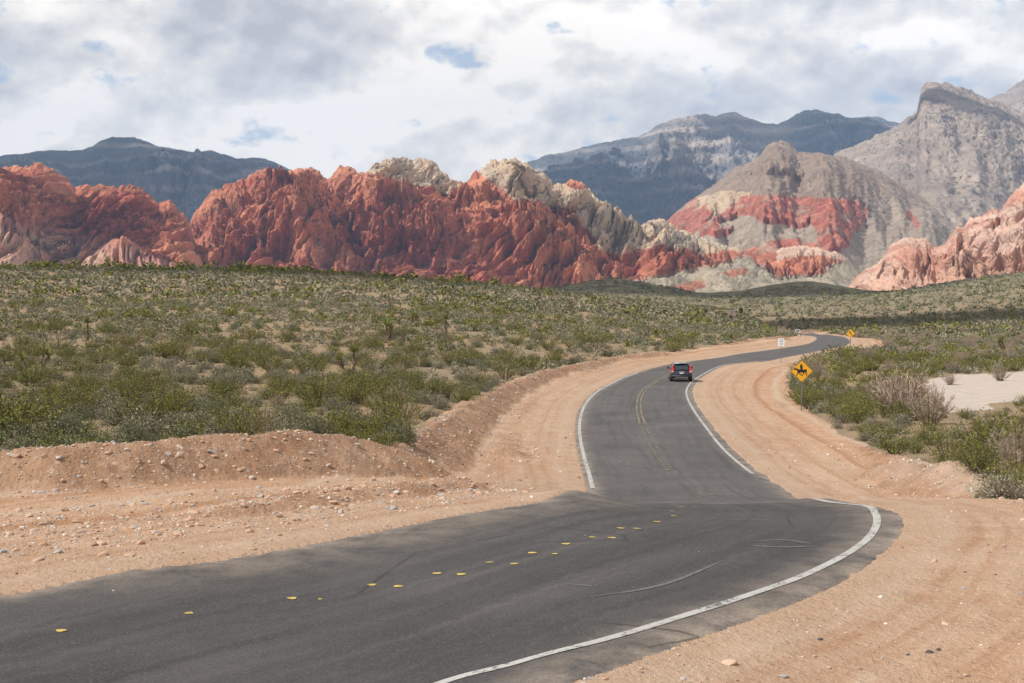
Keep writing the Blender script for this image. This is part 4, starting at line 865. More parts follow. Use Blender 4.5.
# slide each along its sight line onto the ground
for i in range(len(HERO)):
    a, b_ = ray(HERO[i][1], HERO[i][2]); Ds = np.linspace(hy[i] * 0.85, hy[i] * 1.25, 60); e_ = np.abs(ground(a * Ds, Ds) - (CZ + b_ * Ds)); j = int(np.argmin(e_)); hx[i] = a * Ds[j]; hy[i] = Ds[j]
hzv = ground(hx, hy)
for i, h_ in enumerate(HERO):
    plant(h_[0], hx[i], hy[i], float(hzv[i]) - 0.03, h_[4], random.uniform(0, 6.28), i % 6, h_[5], None); made[h_[0]] += 1
NOUN = {'creosote_bush': ('olive creosote bush', 'creosote bushes'), 'grey_shrub': ('low grey domed shrub', 'grey shrubs'), 'green_shrub': ('pale green shrub', 'pale green shrubs'), 'dry_bush': ('leafless brown bush', 'leafless bushes'), 'yucca': ('spiky yucca', 'yuccas')}
LMK = [(106, 447, 'the big pale berm boulder'), (801, 385, 'the horse rider sign'), (851, 340, 'the far arrow sign'), (781, 350, 'the small white sign'), (681, 372, 'the navy SUV'), (728, 314, 'the tiny pale building'), (980, 390, 'the pale wash'), (600, 362, 'the left bank across from the SUV'),
       (300, 436, 'the highest part of the berm'), (390, 452, 'the gap between the two berms'), (190, 400, 'the grassy clearing'), (950, 470, 'the right gravel heap'), (117, 345, 'the upright fence posts on the left'), (300, 340, 'the middle fence posts'), (430, 340, 'the last fence post'), (500, 388, 'the bend of the curving berm'),
       (60, 275, 'the ridge under the left red rocks'), (250, 277, 'the ridge under the notch in the red rocks'), (420, 286, 'the ridge under the first cream dome'), (560, 300, 'the ridge under the second cream dome'), (700, 325, 'the long slope end left of the far road'), (930, 330, 'the flat below the right hillside'), (1000, 300, 'the right hillside'), (850, 300, 'the dark rounded hill'),
       (20, 420, 'the tallest bush on the far left'), (78, 400, 'the broad bush on the left flat'), (228, 400, 'the lone bush behind the berm'), (350, 395, 'the thick stand above the berm gap'), (30, 355, 'the shaggy yucca pair'), (88, 335, 'the yellow green yucca by the fence'), (354, 362, 'the rust skirted yucca'), (446, 330, 'the brown trunked yucca'),
       (905, 385, 'the largest leafless bush'), (1010, 425, 'the tall bush by the wash'), (820, 400, 'the scrub right of the sign post'), (865, 430, 'the rim of the right dirt pad'), (650, 335, 'the scrub uphill of the SUV'), (540, 345, 'the scrub above the curving berm'), (230, 320, 'the middle of the left hillside'), (380, 310, 'the pale patch on the left hillside'), (500, 315, 'the right half of the left hillside'), (40, 310, 'the upper left slope')]
def where(x, y, z):
    px, py = proj(x, y, z); b = min(LMK, key=lambda q: (q[0] - px) ** 2 + 4 * (q[1] - py) ** 2); dx, dy = px - b[0], (py - b[1]) * 2; d = math.hypot(dx, dy)
    if d < 9: w_ = 'right at'
    elif abs(dx) > abs(dy): w_ = ('just left of' if dx < 0 else 'just right of') if d < 28 else ('left of' if dx < 0 else 'right of')
    else: w_ = ('just behind' if dy < 0 else 'just in front of') if d < 28 else ('behind' if dy < 0 else 'in front of')
    return w_ + ' ' + b[2]
def sizeword(s, lo, hi): return 'small' if s < lo else 'large' if s > hi else 'medium'
def shapeword(v): return ('upright', 'spreading', 'rounded', 'lopsided', 'squat', 'ragged')[v % 6]
SZ = {}
for kn in KIND: q_ = np.concatenate(pl[kn]); q_ = q_[np.argsort(-q_[:, 2] / q_[:, 1])[:500], 2]; SZ[kn] = (float(np.quantile(q_, .33)), float(np.quantile(q_, .67)))
CAP = {'creosote_bush': 285, 'grey_shrub': 290, 'green_shrub': 280, 'dry_bush': 200, 'yucca': 240}
for kn in KIND:
    P = np.concatenate(pl[kn])
    for hx_, hy_ in zip(hx, hy): P = P[np.hypot(P[:, 0] - hx_, P[:, 1] - hy_) > 1.0]
    z = ground(P[:, 0], P[:, 1]); size = P[:, 2] * KIND[kn]['h'] / P[:, 1]; pp = pxf(P[:, 0], P[:, 1]); inf = (pp > -12) & (pp < 1036)
    order = np.argsort(-size * inf); cand = order[:CAP[kn] * 3]; vis = visible(P[cand, 0], P[cand, 1], z[cand] + KIND[kn]['h'] * P[cand, 2] * 0.7) & inf[cand]
    ind = cand[vis][:CAP[kn] - made[kn]]; rest = np.setdiff1d(np.arange(len(P)), ind)
    for i in ind:
        s_ = float(P[i, 2]); wh = where(P[i, 0], P[i, 1], z[i]); sw = sizeword(s_, *SZ[kn]); plant(kn, P[i, 0], P[i, 1], float(z[i]) - 0.03, s_, random.uniform(0, 6.28), random.randrange(6), sw + ' ' + NOUN[kn][0] + ' ' + wh, sw + ' ' + NOUN[kn][1] + ' ' + wh)
    # everything smaller in view becomes one mass
    parts = []
    for i in rest:
        D = P[i, 1]; lv = 1 if D < 85 else 2 if D < 240 else 3
        v, f, c = LOD[kn, lv][int(RNG.integers(0, 6))]; a = RNG.uniform(0, 6.28); ca, sa = math.cos(a), math.sin(a); s_ = P[i, 2]
        q = np.stack([v[:, 0] * ca - v[:, 1] * sa, v[:, 0] * sa + v[:, 1] * ca, v[:, 2]], 1) * s_ + np.array([P[i, 0], P[i, 1], z[i] - 0.03]); parts.append((q, f, c * RNG.uniform(0.82, 1.15)))
    nm = {'creosote_bush': 'creosote_scrub', 'grey_shrub': 'grey_scrub', 'green_shrub': 'green_scrub', 'dry_bush': 'dry_brush', 'yucca': 'yucca_scrub'}[kn]
    if parts:
        v, f, c = cat(parts); o = mesh_np(nm, v, f, fm, attrs={'tint': c}); o['kind'] = 'stuff'
    print(kn, len(ind), len(rest))

# ------------------------------------------------------------------ stones
rm, n, b = new_mat('stone', 0.9, 0.2)
oi = n.new('ShaderNodeObjectInfo').outputs['Random']; geo = n.new('ShaderNodeNewGeometry').outputs['Position']
crs = n.new('ShaderNodeValToRGB'); n.link(oi, crs.inputs[0]); e = crs.color_ramp.elements; e[0].color = (0.40, 0.26, 0.18, 1); e[1].color = (0.56, 0.49, 0.43, 1)
for p, c_ in ((.35, (0.50, 0.32, 0.22)), (.65, (0.56, 0.41, 0.31)), (.88, (0.36, 0.34, 0.33))): q = e.new(p); q.color = (*c_, 1)
n.link(n.mix(1.0, crs.outputs[0], n.mix(n.noise(geo, 12, 4, 0.6), (0.75, 0.75, 0.75), (1.2, 1.2, 1.2)), 'MULTIPLY'), b.inputs['Base Color'])
dkm, n, b = new_mat('dark_stone', 0.9, 0.2, color=(0.10, 0.085, 0.08))
def stone_arr(seed, sub=2):
    bm_ = bmesh.new(); bmesh.ops.create_icosphere(bm_, subdivisions=sub, radius=1.0); bm_.verts.ensure_lookup_table()
    P = np.array([v.co[:] for v in bm_.verts]); F = np.array([[v.index for v in f.verts] for f in bm_.faces]); bm_.free(); r = np.random.default_rng(seed)
    for _ in range(7):                       # chip flat facets
        d = rv(r, 1)[0]; h_ = r.uniform(.55, .85); k = P @ d; P = P - np.outer(np.maximum(k - h_, 0), d)
    return P * np.array([1.0, r.uniform(.65, .95), r.uniform(.45, .7)]), F
stones = [stone_arr(200 + i) for i in range(6)]; stone_me = []
for v, f in stones: stone_me.append(mesh_np('rock', v, f, rm, link=False)); stone_me[-1].name = 'rock'
def rock(x, y, r_, label, group=None, dark=False):
    me = random.choice(stone_me)
    if dark:
        me = me.copy(); me.materials.clear(); me.materials.append(dkm)
    o = bpy.data.objects.new('rock', me); COL.objects.link(o); z = float(ground(np.array([x]), np.array([y]))[0]); o.location = (x, y, z + r_ * 0.04); o.scale = (r_, r_, r_); o.rotation_euler = (random.uniform(-.3, .3), random.uniform(-.3, .3), random.uniform(0, 6.28))
    return tag(o, label, 'rock', group)
for px, py, D, r_, lb in [(106, 449, 29.4, .15, 'largest pale grey boulder on the left berm crest'), (13, 456, 28.3, .13, 'whitish rock on the berm at the left picture edge'), (74, 446, 29.2, .09, 'small pale rock left of the big berm boulder'), (65, 511, 25.6, .11, 'flat white rock on the graded dirt below the left berm'),
                          (18, 511, 25.4, .09, 'bluish grey rock on the graded dirt at the far left'), (195, 513, 25.3, .10, 'bluish grey stone beside the low dirt ridge'), (165, 469, 30, .11, 'grey stone half way up the left berm face'), (22, 461, 27.8, .09, 'cream rock high on the left berm face'),
                          (941, 484, 40.5, .14, 'whitish flat rock in front of the right gravel heap'), (936, 469, 43, .16, 'grey boulder at the left end of the right gravel heap'), (1014, 494, 38.0, .14, 'pale rock at the right end of the gravel heap'), (842, 447, 57, .13, 'pale rock on the rim of the right dirt pad'),
                          (114, 592, 18.4, .035, 'small tan pebble lying on the asphalt')]:
    X, Y, _ = unproj(px, py, D); Ds = np.linspace(D * 0.9, D * 1.12, 50); a, b_ = ray(px, py); j = int(np.argmin(np.abs(ground(a * Ds, Ds) - (CZ + b_ * Ds)))); rock(float(a * Ds[j]), float(Ds[j]), r_, lb)
for px, py, r_, lb in [(820, 640, .045, 'dark stone left of others on the near right dirt'), (929, 655, .055, 'broad dark stone on the near right dirt'), (938, 652, .04, 'dark stone touching the broad one on the near right dirt'), (908, 656, .03, 'flat dark stone at the left of the dark pair'), (965, 572, .03, 'lone dark pebble up the right dirt'), (996, 575, .03, 'dark pebble near the right picture edge')]:
    x, y = hit([px], [py]); rock(float(x[0]), float(y[0]), r_, lb, dark=True)
# countable stones of the berms and the graded strips
BX, BY = [], []
for P, vz, sl in BP:
    L = np.array(P)[:, :2]; seg = np.linalg.norm(np.diff(L, axis=0), axis=1); tot_ = seg.sum(); nn = int(tot_ * (110 if P[0][1] < 50 and P[0][1] > 21 else 12))
    tq = RNG.uniform(0, tot_, nn); cs = np.concatenate([[0], np.cumsum(seg)]); BX.append(np.interp(tq, cs, L[:, 0]) + RNG.normal(0, 1.1, nn)); BY.append(np.interp(tq, cs, L[:, 1]) + RNG.normal(0, 1.0, nn))
y = np.sqrt(RNG.uniform(13 ** 2, 60 ** 2, 30000)); x = y * RNG.uniform(-0.42, 0.42, len(y)); BX.append(x); BY.append(y)
y = 12 + RNG.exponential(12, 42000); x = y * RNG.uniform(-0.42, 0.42, len(y)); BX.append(x); BY.append(y)
BX = np.concatenate(BX); BY = np.concatenate(BY); k = inpoly(BX, BY, DIRTPOLY) | (BY < 45); k &= ~inpoly(BX, BY, ROADPOLY); BX, BY = BX[k], BY[k]
dd = masks(BX, BY); sz = 0.0090 * (1 - RNG.random(len(BX))) ** -0.42; onb = np.zeros(len(BX))
for P, vz, sl in BP: bd, _, _ = segdist(BX, BY, P); onb = np.maximum(onb, (bd < 2.0))
sz = np.minimum(sz * np.where(onb > 0, 1.45, 0.8) * np.where((BX > 2) & (BY < 34), 0.62, 1.0) * np.where(dd < 1.5, 0.8, 1.0), 0.10)
bz = ground(BX, BY); pp = pxf(BX, BY); scr = sz / BY * ((pp > 0) & (pp < 1024)); od = np.argsort(-scr)[:520]; od = od[visible(BX[od], BY[od], bz[od] + sz[od])][:270]
RL = [(13, 456, 'the whitish rock at the left edge'), (106, 449, 'the big pale berm boulder'), (65, 511, 'the flat white rock'), (195, 513, 'the bluish grey stone'), (165, 469, 'the grey stone on the berm face'), (300, 438, 'the berm top'), (300, 470, 'the middle of the berm face'), (60, 480, 'the left part of the berm face'), (100, 535, 'the low dirt ridge on the left'), (250, 525, 'the low dirt ridge in the middle'), (350, 500, 'the tip of the low dirt ridge'), (20, 565, 'the left asphalt edge'), (200, 550, 'the asphalt edge in the middle left'), (400, 470, 'the foot of the curving berm'), (480, 420, 'the curving berm'), (550, 470, 'the inner dirt shoulder'), (390, 450, 'the gap between the berms'), (941, 484, 'the flat rock by the gravel heap'), (1000, 500, 'the right gravel heap'), (850, 450, 'the rim of the right pad'), (800, 470, 'the outer road edge past the crest'), (900, 560, 'the outside of the near bend'), (1000, 550, 'the upper right dirt shoulder'), (820, 640, 'the leftmost dark stone'), (930, 655, 'the broad dark stone'), (700, 665, 'the asphalt edge at the bottom'), (965, 572, 'the lone dark pebble'), (1000, 630, 'the bottom right dirt')]
for i in od:
    LMK = RL; wh = where(BX[i], BY[i], bz[i]); sw = 'tiny' if sz[i] < .03 else 'larger' if sz[i] > .06 else 'small'; rock(float(BX[i]), float(BY[i]), float(sz[i]), sw + ' angular stone ' + wh, sw + ' stones ' + wh)
rest = np.setdiff1d(np.arange(len(BX)), od); lo_st = [stone_arr(300 + i, 1) for i in range(5)]; vs, fs, cs = [], [], []; kk = 0
PAL = np.array([(0.44, 0.31, 0.22), (0.54, 0.39, 0.28), (0.60, 0.49, 0.40), (0.36, 0.35, 0.35), (0.30, 0.19, 0.14), (0.64, 0.59, 0.53), (0.50, 0.30, 0.20)])
for i in rest:
    v, f = lo_st[i % 5]; a = i * 1.37; ca, sa = math.cos(a), math.sin(a); vs.append(np.stack([v[:, 0] * ca - v[:, 1] * sa, v[:, 0] * sa + v[:, 1] * ca, v[:, 2]], 1) * sz[i] + np.array([BX[i], BY[i], bz[i] + sz[i] * .08])); fs.append(f + kk); kk += len(v); cs.append(np.tile(PAL[i % 7], (len(v), 1)))
gvm, n, b = new_mat('gravel', 0.92, 0.15); n.link(n.attr('tint', 'Color'), b.inputs['Base Color'])
o = mesh_np('gravel', np.concatenate(vs), np.concatenate(fs), gvm, attrs={'tint': np.concatenate(cs)}); o['kind'] = 'stuff'
print('stones', len(od), len(rest))

# ------------------------------------------------------------------ small solid helpers
def bmobj(name, bm_, mat, parent=None, smooth=False):
    me = bpy.data.meshes.new(name); bmesh.ops.recalc_face_normals(bm_, faces=bm_.faces); bm_.to_mesh(me); bm_.free(); me.materials.append(mat)
    for p in me.polygons: p.use_smooth = smooth
    o = bpy.data.objects.new(name, me); COL.objects.link(o); o.parent = parent; return o
def add_box(bm_, c, s, bev=0.0):
    r = bmesh.ops.create_cube(bm_, size=1.0)
    for v in r['verts']: v.co = (v.co.x * s[0] + c[0], v.co.y * s[1] + c[1], v.co.z * s[2] + c[2])
    if bev: bmesh.ops.bevel(bm_, geom=list({e_ for v in r['verts'] for e_ in v.link_edges}), offset=bev, segments=2, affect='EDGES')
def prism(bm_, pts, y0, y1):
    """polygon in the x-z plane, thickness from y0 to y1"""
    a = [bm_.verts.new((p[0], y0, p[1])) for p in pts]; b_ = [bm_.verts.new((p[0], y1, p[1])) for p in pts]; m = len(pts)
    bm_.faces.new(a); bm_.faces.new(b_[::-1])
    for i in range(m): bm_.faces.new((a[i], b_[i], b_[(i + 1) % m], a[(i + 1) % m]))
def cyl(bm_, c, r_, L, axis='x', seg=24, r2=None):
    q = bmesh.ops.create_cone(bm_, cap_ends=True, segments=seg, radius1=r_, radius2=r2 if r2 is not None else r_, depth=L)
    for v in q['verts']:
        x, y, z = v.co
        v.co = (z + c[0], y + c[1], x + c[2]) if axis == 'x' else ((x + c[0], z + c[1], y + c[2]) if axis == 'y' else (x + c[0], y + c[1], z + c[2]))
def M(name, col, rough=0.5, spec=0.5, metal=0.0, em=None):
    m, n, b = new_mat(name, rough, spec, metal, col)
    geo = n.new('ShaderNodeTexCoord').outputs['Object']; q = n.noise(geo, 6, 4, 0.6)
    n.link(n.mix(q, tuple(c_ * 0.88 for c_ in col), tuple(min(c_ * 1.1, 1) for c_ in col)), b.inputs['Base Color']); return m
mpaint = M('navy_car_paint', (0.016, 0.022, 0.045), 0.22, 0.6); mpaint.node_tree.nodes['Principled BSDF'].inputs['Coat Weight'].default_value = 0.6
mwhite = M('white_car_paint', (0.78, 0.79, 0.80), 0.25, 0.6); mglass = M('car_glass', (0.03, 0.045, 0.05), 0.06, 0.8); mblack = M('black_plastic', (0.018, 0.018, 0.02), 0.6); mtyre = M('tyre_rubber', (0.02, 0.02, 0.02), 0.85, 0.2)
mrim = M('rim_metal', (0.5, 0.5, 0.52), 0.3, 0.5, 0.8); mred = M('tail_light_red', (0.62, 0.02, 0.03), 0.15, 0.8); mclear = M('clear_lamp', (0.75, 0.72, 0.72), 0.15, 0.8); mplate = M('number_plate', (0.55, 0.62, 0.66), 0.5); mchrome = M('chrome', (0.7, 0.7, 0.72), 0.15, 0.5, 1.0); mroof = M('roof_rack_metal', (0.45, 0.46, 0.48), 0.35, 0.5, 0.6)

def loft(bm_, rings):
    vs = [[bm_.verts.new(p) for p in r_] for r_ in rings]; m = len(rings[0])
    for i in range(len(vs) - 1):
        for j in range(m): bm_.faces.new((vs[i][j], vs[i][(j + 1) % m], vs[i + 1][(j + 1) % m], vs[i + 1][j]))
    bm_.faces.new(vs[0][::-1]); bm_.faces.new(vs[-1])
def make_car(label, loc, rz, paint, suv=True):
    """rear bumper at local y=0, nose at y=+4.5"""
    t = thing('car', label, 'car', loc, rz)
    H = 1.68 if suv else 1.46; belt = 1.02 if suv else 0.92
    # lower shell: rings of (half width, z)
    st = [(0.00, .80, .42, .86), (0.06, .87, .34, .96), (0.30, .90, .27, belt), (1.2, .915, .25, belt), (2.4, .915, .25, belt - .02), (3.3, .91, .25, belt - .05), (3.9, .88, .27, .86), (4.35, .80, .34, .74), (4.5, .66, .42, .62)]
    rings = []
    for y, w_, z0, z1 in st:
        rings.append([(-w_ * .90, y, z0), (-w_, y, z0 + .10), (-w_ * 1.0, y, (z0 + z1) / 2 + .04), (-w_ * .965, y, z1 - .05), (-w_ * .92, y, z1), (w_ * .92, y, z1), (w_ * .965, y, z1 - .05), (w_, y, (z0 + z1) / 2 + .04), (w_, y, z0 + .10), (w_ * .90, y, z0)])
    b_ = bmesh.new(); loft(b_, rings); body = bmobj('body', b_, paint, t, True)
    # cabin
    if suv: cs_ = [(0.10, .82, .70, belt + .02), (0.22, .80, .66, 1.30), (0.42, .77, .60, H - .08), (0.62, .76, .58, H - .02), (1.7, .77, .60, H), (2.5, .76, .59, H - .04), (2.95, .76, .6, H - .20), (3.55, .80, .70, belt + .01)]
    else: cs_ = [(0.65, .80, .70, belt), (0.95, .78, .62, 1.20), (1.3, .75, .56, H - .06), (1.9, .75, .56, H), (2.5, .75, .56, H - .05), (3.2, .78, .66, belt)]
    rings = []
    for y, wb, wr, z1 in cs_:
        zb = belt - .03; rings.append([(-wb * 1.02, y, zb), (-wb - (wr - wb) * -.0 - (wb - wr) * .5, y, (zb + z1) / 2), (-wr, y, max(z1 - .05, zb + .005)), (-wr * .8, y, max(z1, zb + .01)), (wr * .8, y, max(z1, zb + .01)), (wr, y, max(z1 - .05, zb + .005)), (wb - (wb - wr) * .5, y, (zb + z1) / 2), (wb * 1.02, y, zb)])
    b_ = bmesh.new(); loft(b_, rings); bmobj('cabin', b_, paint, t, True)
    rear = (0.105, belt + .06, 0.36, H - .17) if suv else (0.70, belt + .03, 1.18, H - .10)
    y0, z0, y1, z1 = rear; off = 0.045
    b_ = bmesh.new(); q = [(-.56, y0 - off, z0), (.56, y0 - off, z0), (.50, y1 - off, z1), (-.50, y1 - off, z1)]; vv = [b_.verts.new(p) for p in q] + [b_.verts.new((p[0], p[1] + .03, p[2])) for p in q]
    for f in ((0, 1, 2, 3), (7, 6, 5, 4), (0, 4, 5, 1), (1, 5, 6, 2), (2, 6, 7, 3), (3, 7, 4, 0)): b_.faces.new([vv[i] for i in f])
    rw = bmobj('rear_window', b_, mglass, t); b_ = bmesh.new(); add_box(b_, (0.12, y0 - off - .02, z0 + .06), (.42, .02, .025)); bmobj('wiper', b_, mblack, rw)
    for sx in (-1, 1):                                 # side windows
        b_ = bmesh.new(); zt = H - .16; q = [(.83, .75 if suv else 1.1, belt + .02), (.82, 3.25, belt + .02), (.72, 2.75, zt), (.72, .80 if suv else 1.4, zt)]
        vv = [b_.verts.new((sx * p[0], p[1], p[2])) for p in q] + [b_.verts.new((sx * (p[0] - .04), p[1], p[2])) for p in q]
        for f in ((0, 1, 2, 3), (7, 6, 5, 4), (0, 4, 5, 1), (1, 5, 6, 2), (2, 6, 7, 3), (3, 7, 4, 0)): b_.faces.new([vv[i] for i in f])
        bmobj('side_window', b_, mglass, t)
        if suv:                                        # tall corner lamps that climb the rear pillars
            b_ = bmesh.new(); prism(b_, [(sx * .83, .82), (sx * .62, .84), (sx * .64, 1.05), (sx * .66, 1.30), (sx * .60, 1.50), (sx * .68, 1.50), (sx * .79, 1.22), (sx * .86, 1.02)], -.05, .22)
            for v in b_.verts: v.co.y += max(0, v.co.z - 1.0) * .48
            tl = bmobj('tail_light', b_, mred, t); b_ = bmesh.new(); add_box(b_, (sx * .74, -.062, .93), (.13, .02, .10)); bmobj('lamp_lens', b_, mclear, tl)
        else:
            b_ = bmesh.new(); add_box(b_, (sx * .66, -.01, .78), (.26, .06, .14), .02); bmobj('tail_light', b_, mred, t)
        b_ = bmesh.new(); add_box(b_, (sx * .98, 2.75, belt + .08), (.19, .10, .15), .03); add_box(b_, (sx * .87, 2.75, belt + .03), (.16, .05, .05)); bmobj('side_mirror', b_, mblack if suv else paint, t, True)
        b_ = bmesh.new(); add_box(b_, (sx * .60, 4.44, .62), (.30, .12, .14), .03); bmobj('headlight', b_, mclear, t)
        if suv: b_ = bmesh.new(); add_box(b_, (sx * .60, 1.6, H + .035), (.035, 1.9, .03), .01); add_box(b_, (sx * .60, .75, H + .0), (.03, .05, .06)); add_box(b_, (sx * .60, 2.45, H + .0), (.03, .05, .06)); bmobj('roof_rail', b_, mroof, t)
        for y in (0.85, 3.55):
            b_ = bmesh.new(); cyl(b_, (sx * .80, y, .35), .35, .22); w_ = thing_part('wheel', t); ty = bmobj('tyre', b_, mtyre, w_, True); b_ = bmesh.new(); cyl(b_, (sx * .905, y, .35), .22, .02)
            for k in range(5): a = k * 1.2566; add_box(b_, (sx * .922, y + .11 * math.cos(a), .35 + .11 * math.sin(a)), (.012, .05, .05))
            bmobj('rim', b_, mrim, w_)
            b_ = bmesh.new(); cyl(b_, (sx * .79, y, .37), .40, .235); bmobj('wheel_arch', b_, mblack, t, True)
    b_ = bmesh.new(); add_box(b_, (0, -.05, .50), (1.66, .20, .24), .05); bp_ = bmobj('rear_bumper', b_, mblack if suv else paint, t, True); b_ = bmesh.new(); add_box(b_, (0, -.16, .42), (1.0, .03, .05)); bmobj('bumper_trim', b_, mchrome, bp_)
    b_ = bmesh.new(); add_box(b_, (0, -.035, .80), (.32, .02, .16)); bmobj('number_plate', b_, mplate, t)
    if suv:
        b_ = bmesh.new(); add_box(b_, (0, .34, H - .03), (1.14, .30, .05), .02); bmobj('spoiler', b_, mroof, t, True)
        b_ = bmesh.new(); add_box(b_, (0, -.04, .92), (.62, .03, .035)); bmobj('chrome_strip', b_, mchrome, t)
    for sx in (-.5, .5): b_ = bmesh.new(); cyl(b_, (sx, -.02, .30), .035, .25, 'y', 12); bmobj('exhaust', b_, mchrome, t)
    return t
def thing_part(name, parent):
    o = bpy.data.objects.new(name, None); COL.objects.link(o); o.parent = parent; return o
def on_road(px, py):
    x, y = hit([px], [py]); x, y = float(x[0]), float(y[0]); i = int(np.argmin(np.hypot(mid[:, 0] - x, mid[:, 1] - y))); i2 = min(i + 14, NS - 1); i1 = max(i - 6, 0); d = mid[i2] - mid[i1]
    return x, y, float(road_z(np.array([x]), np.array([y]))[0]), math.atan2(-d[0], d[1])
x, y, z, rz = on_road(681.5, 382); print('car', x, y, math.degrees(rz))
suv = make_car('dark navy SUV with tall red tail lights driving away on the road', (x, y, z), rz + R(7), mpaint, True); suv.scale = (.88, .88, .80)
x, y, z = [float(q) for q in unproj(795.5, 335.2, 372)]; i = int(np.argmin(np.abs(mid[:, 1] - 372))); x = float(mid[i, 0]) ; y = float(mid[i, 1]); print('white car', proj(x, y, float(road_z(np.array([x]), np.array([y]))[0])), x, y)
make_car('small white car far away where the road bends out of sight', (x, y, float(road_z(np.array([x]), np.array([y]))[0])), math.radians(-12), mwhite, False)

# ------------------------------------------------------------------ signs
myel = M('sign_yellow', (0.86, 0.42, 0.015), 0.45); msb = M('sign_black', (0.015, 0.015, 0.015), 0.5); mpost = M('steel_post', (0.20, 0.19, 0.19), 0.6, 0.4, 0.3); mrust = M('rusty_post', (0.24, 0.13, 0.09), 0.8); mswh = M('sign_white', (0.74, 0.78, 0.76), 0.5); mal = M('sign_back', (0.4, 0.4, 0.4), 0.5, 0.5, 0.5)
def rrect_diamond(s, r_):       # diamond of side s with rounded corners
    h_ = s / 2; pts = []
    for cx, cz, a0 in ((h_ - r_, h_ - r_, 0), (-h_ + r_, h_ - r_, 90), (-h_ + r_, -h_ + r_, 180), (h_ - r_, -h_ + r_, 270)):
        for k in range(5): a = math.radians(a0 + 22.5 * k); pts.append((cx + r_ * math.cos(a), cz + r_ * math.sin(a)))
    c, s_ = math.cos(math.pi / 4), math.sin(math.pi / 4); return [(p[0] * c - p[1] * s_, p[0] * s_ + p[1] * c) for p in pts]
def ring(bm_, outer, inner, y0, y1):
    m = len(outer); A = [bm_.verts.new((p[0], y0, p[1])) for p in outer]; B = [bm_.verts.new((p[0], y0, p[1])) for p in inner]; C_ = [bm_.verts.new((p[0], y1, p[1])) for p in outer]; D = [bm_.verts.new((p[0], y1, p[1])) for p in inner]
    for i in range(m):
        j = (i + 1) % m
        for f in ((A[i], A[j], B[j], B[i]), (C_[j], C_[i], D[i], D[j]), (A[j], A[i], C_[i], C_[j]), (B[i], B[j], D[j], D[i])): bm_.faces.new(f)
def post_part(t, h_, mat, w_=0.055):
    b_ = bmesh.new(); add_box(b_, (0, 0.03, h_ / 2 - .15), (w_, .035, h_ + .3)); add_box(b_, (0, 0.055, h_ / 2 - .15), (w_ * .45, .02, h_ + .3)); bmobj('post', b_, mat, t)
def sub(pts, S_, oy, cz, name, parent, mat):
    b_ = bmesh.new()
    for P in pts: prism(b_, [(p[0] * S_, p[1] * S_ + cz) for p in P], oy - .004, oy)
    return bmobj(name, b_, mat, parent)
def place(px, py, D0):
    a, b_ = ray(px, py); Ds = np.linspace(D0 * 0.8, D0 * 1.25, 200); j = int(np.argmin(np.abs(ground(a * Ds, Ds) - (CZ + b_ * Ds)))); return float(a * Ds[j]), float(Ds[j]), float(ground(np.array([a * Ds[j]]), np.array([Ds[j]]))[0])
x, y, z = place(801.5, 411, 80); print('sign1', x, y)
s1 = y * 22.4 / FPX / math.sqrt(2); cz = (411 - 371) * y / FPX
t = thing('warning_sign', 'yellow diamond sign with black horse and rider at the dirt pad edge', 'road sign', (x, y, z), R(-4))
post_part(t, cz + .3, mpost); b_ = bmesh.new(); prism(b_, rrect_diamond(s1, .05), -.004, .004); p = bmobj('panel', b_, myel, t); p.location.z = cz
b_ = bmesh.new(); ring(b_, rrect_diamond(s1 * .975, .045), rrect_diamond(s1 * .945, .04), -.008, -.004); q = bmobj('border', b_, msb, p)
HORSE = [(-.95, .12), (-.98, .20), (-.86, .30), (-.82, .38), (-.76, .33), (-.60, .30), (-.42, .20), (-.30, .16), (-.05, .16), (.10, .13), (.30, .16), (.46, .20), (.58, .16), (.62, .04), (.60, -.14), (.66, -.36), (.62, -.38), (.54, -.12), (.50, -.08), (.50, -.28), (.66, -.52), (.62, -.60), (.56, -.60), (.42, -.30), (.38, -.16), (.30, -.16), (.28, -.34), (.12, -.54), (.08, -.62), (.0, -.60), (.02, -.54),
         (.14, -.36), (.12, -.18), (-.10, -.20), (-.22, -.18), (-.16, -.38), (-.02, -.54), (-.04, -.60), (-.10, -.60), (-.28, -.40), (-.36, -.22), (-.46, -.36), (-.60, -.56), (-.66, -.62), (-.72, -.58), (-.66, -.52), (-.56, -.34), (-.52, -.14), (-.58, .02), (-.70, .14), (-.86, .10)]
RIDER = [(-.16, .14), (-.20, .34), (-.24, .52), (-.20, .62), (-.14, .66), (-.24, .70), (-.14, .74), (-.13, .84), (-.02, .84), (.0, .74), (.08, .72), (-.0, .66), (.06, .60), (.10, .46), (.08, .28), (.12, .14), (.06, -.06), (.0, -.24), (-.08, -.26), (-.06, -.10)]
sub([HORSE], s1 * .52, -.004, cz * 0 + .02, 'horse_symbol', p, msb); sub([RIDER], s1 * .52, -.0085, .02, 'rider_symbol', p, msb)
x, y, z = place(850.5, 348, 176); print('sign2', x, y)
s1 = y * 9.4 / FPX / math.sqrt(2); cz = (348 - 333.5) * y / FPX
t = thing('warning_sign', 'small distant yellow diamond sign with black winding arrow by the road bend', 'road sign', (x, y, z), R(-6))
post_part(t, cz + .2, mrust, .07); b_ = bmesh.new(); prism(b_, rrect_diamond(s1, .05), -.004, .004); p = bmobj('panel', b_, myel, t); p.location.z = cz
b_ = bmesh.new(); ring(b_, rrect_diamond(s1 * .975, .045), rrect_diamond(s1 * .935, .04), -.008, -.004); bmobj('border', b_, msb, p)
ARW = [(.28, -.52), (.44, -.44), (.30, -.14), (.16, .04), (-.02, .18), (-.10, .34), (.04, .42), (-.28, .62), (-.42, .22), (-.28, .28), (-.18, .06), (.02, -.10), (.16, -.26)]
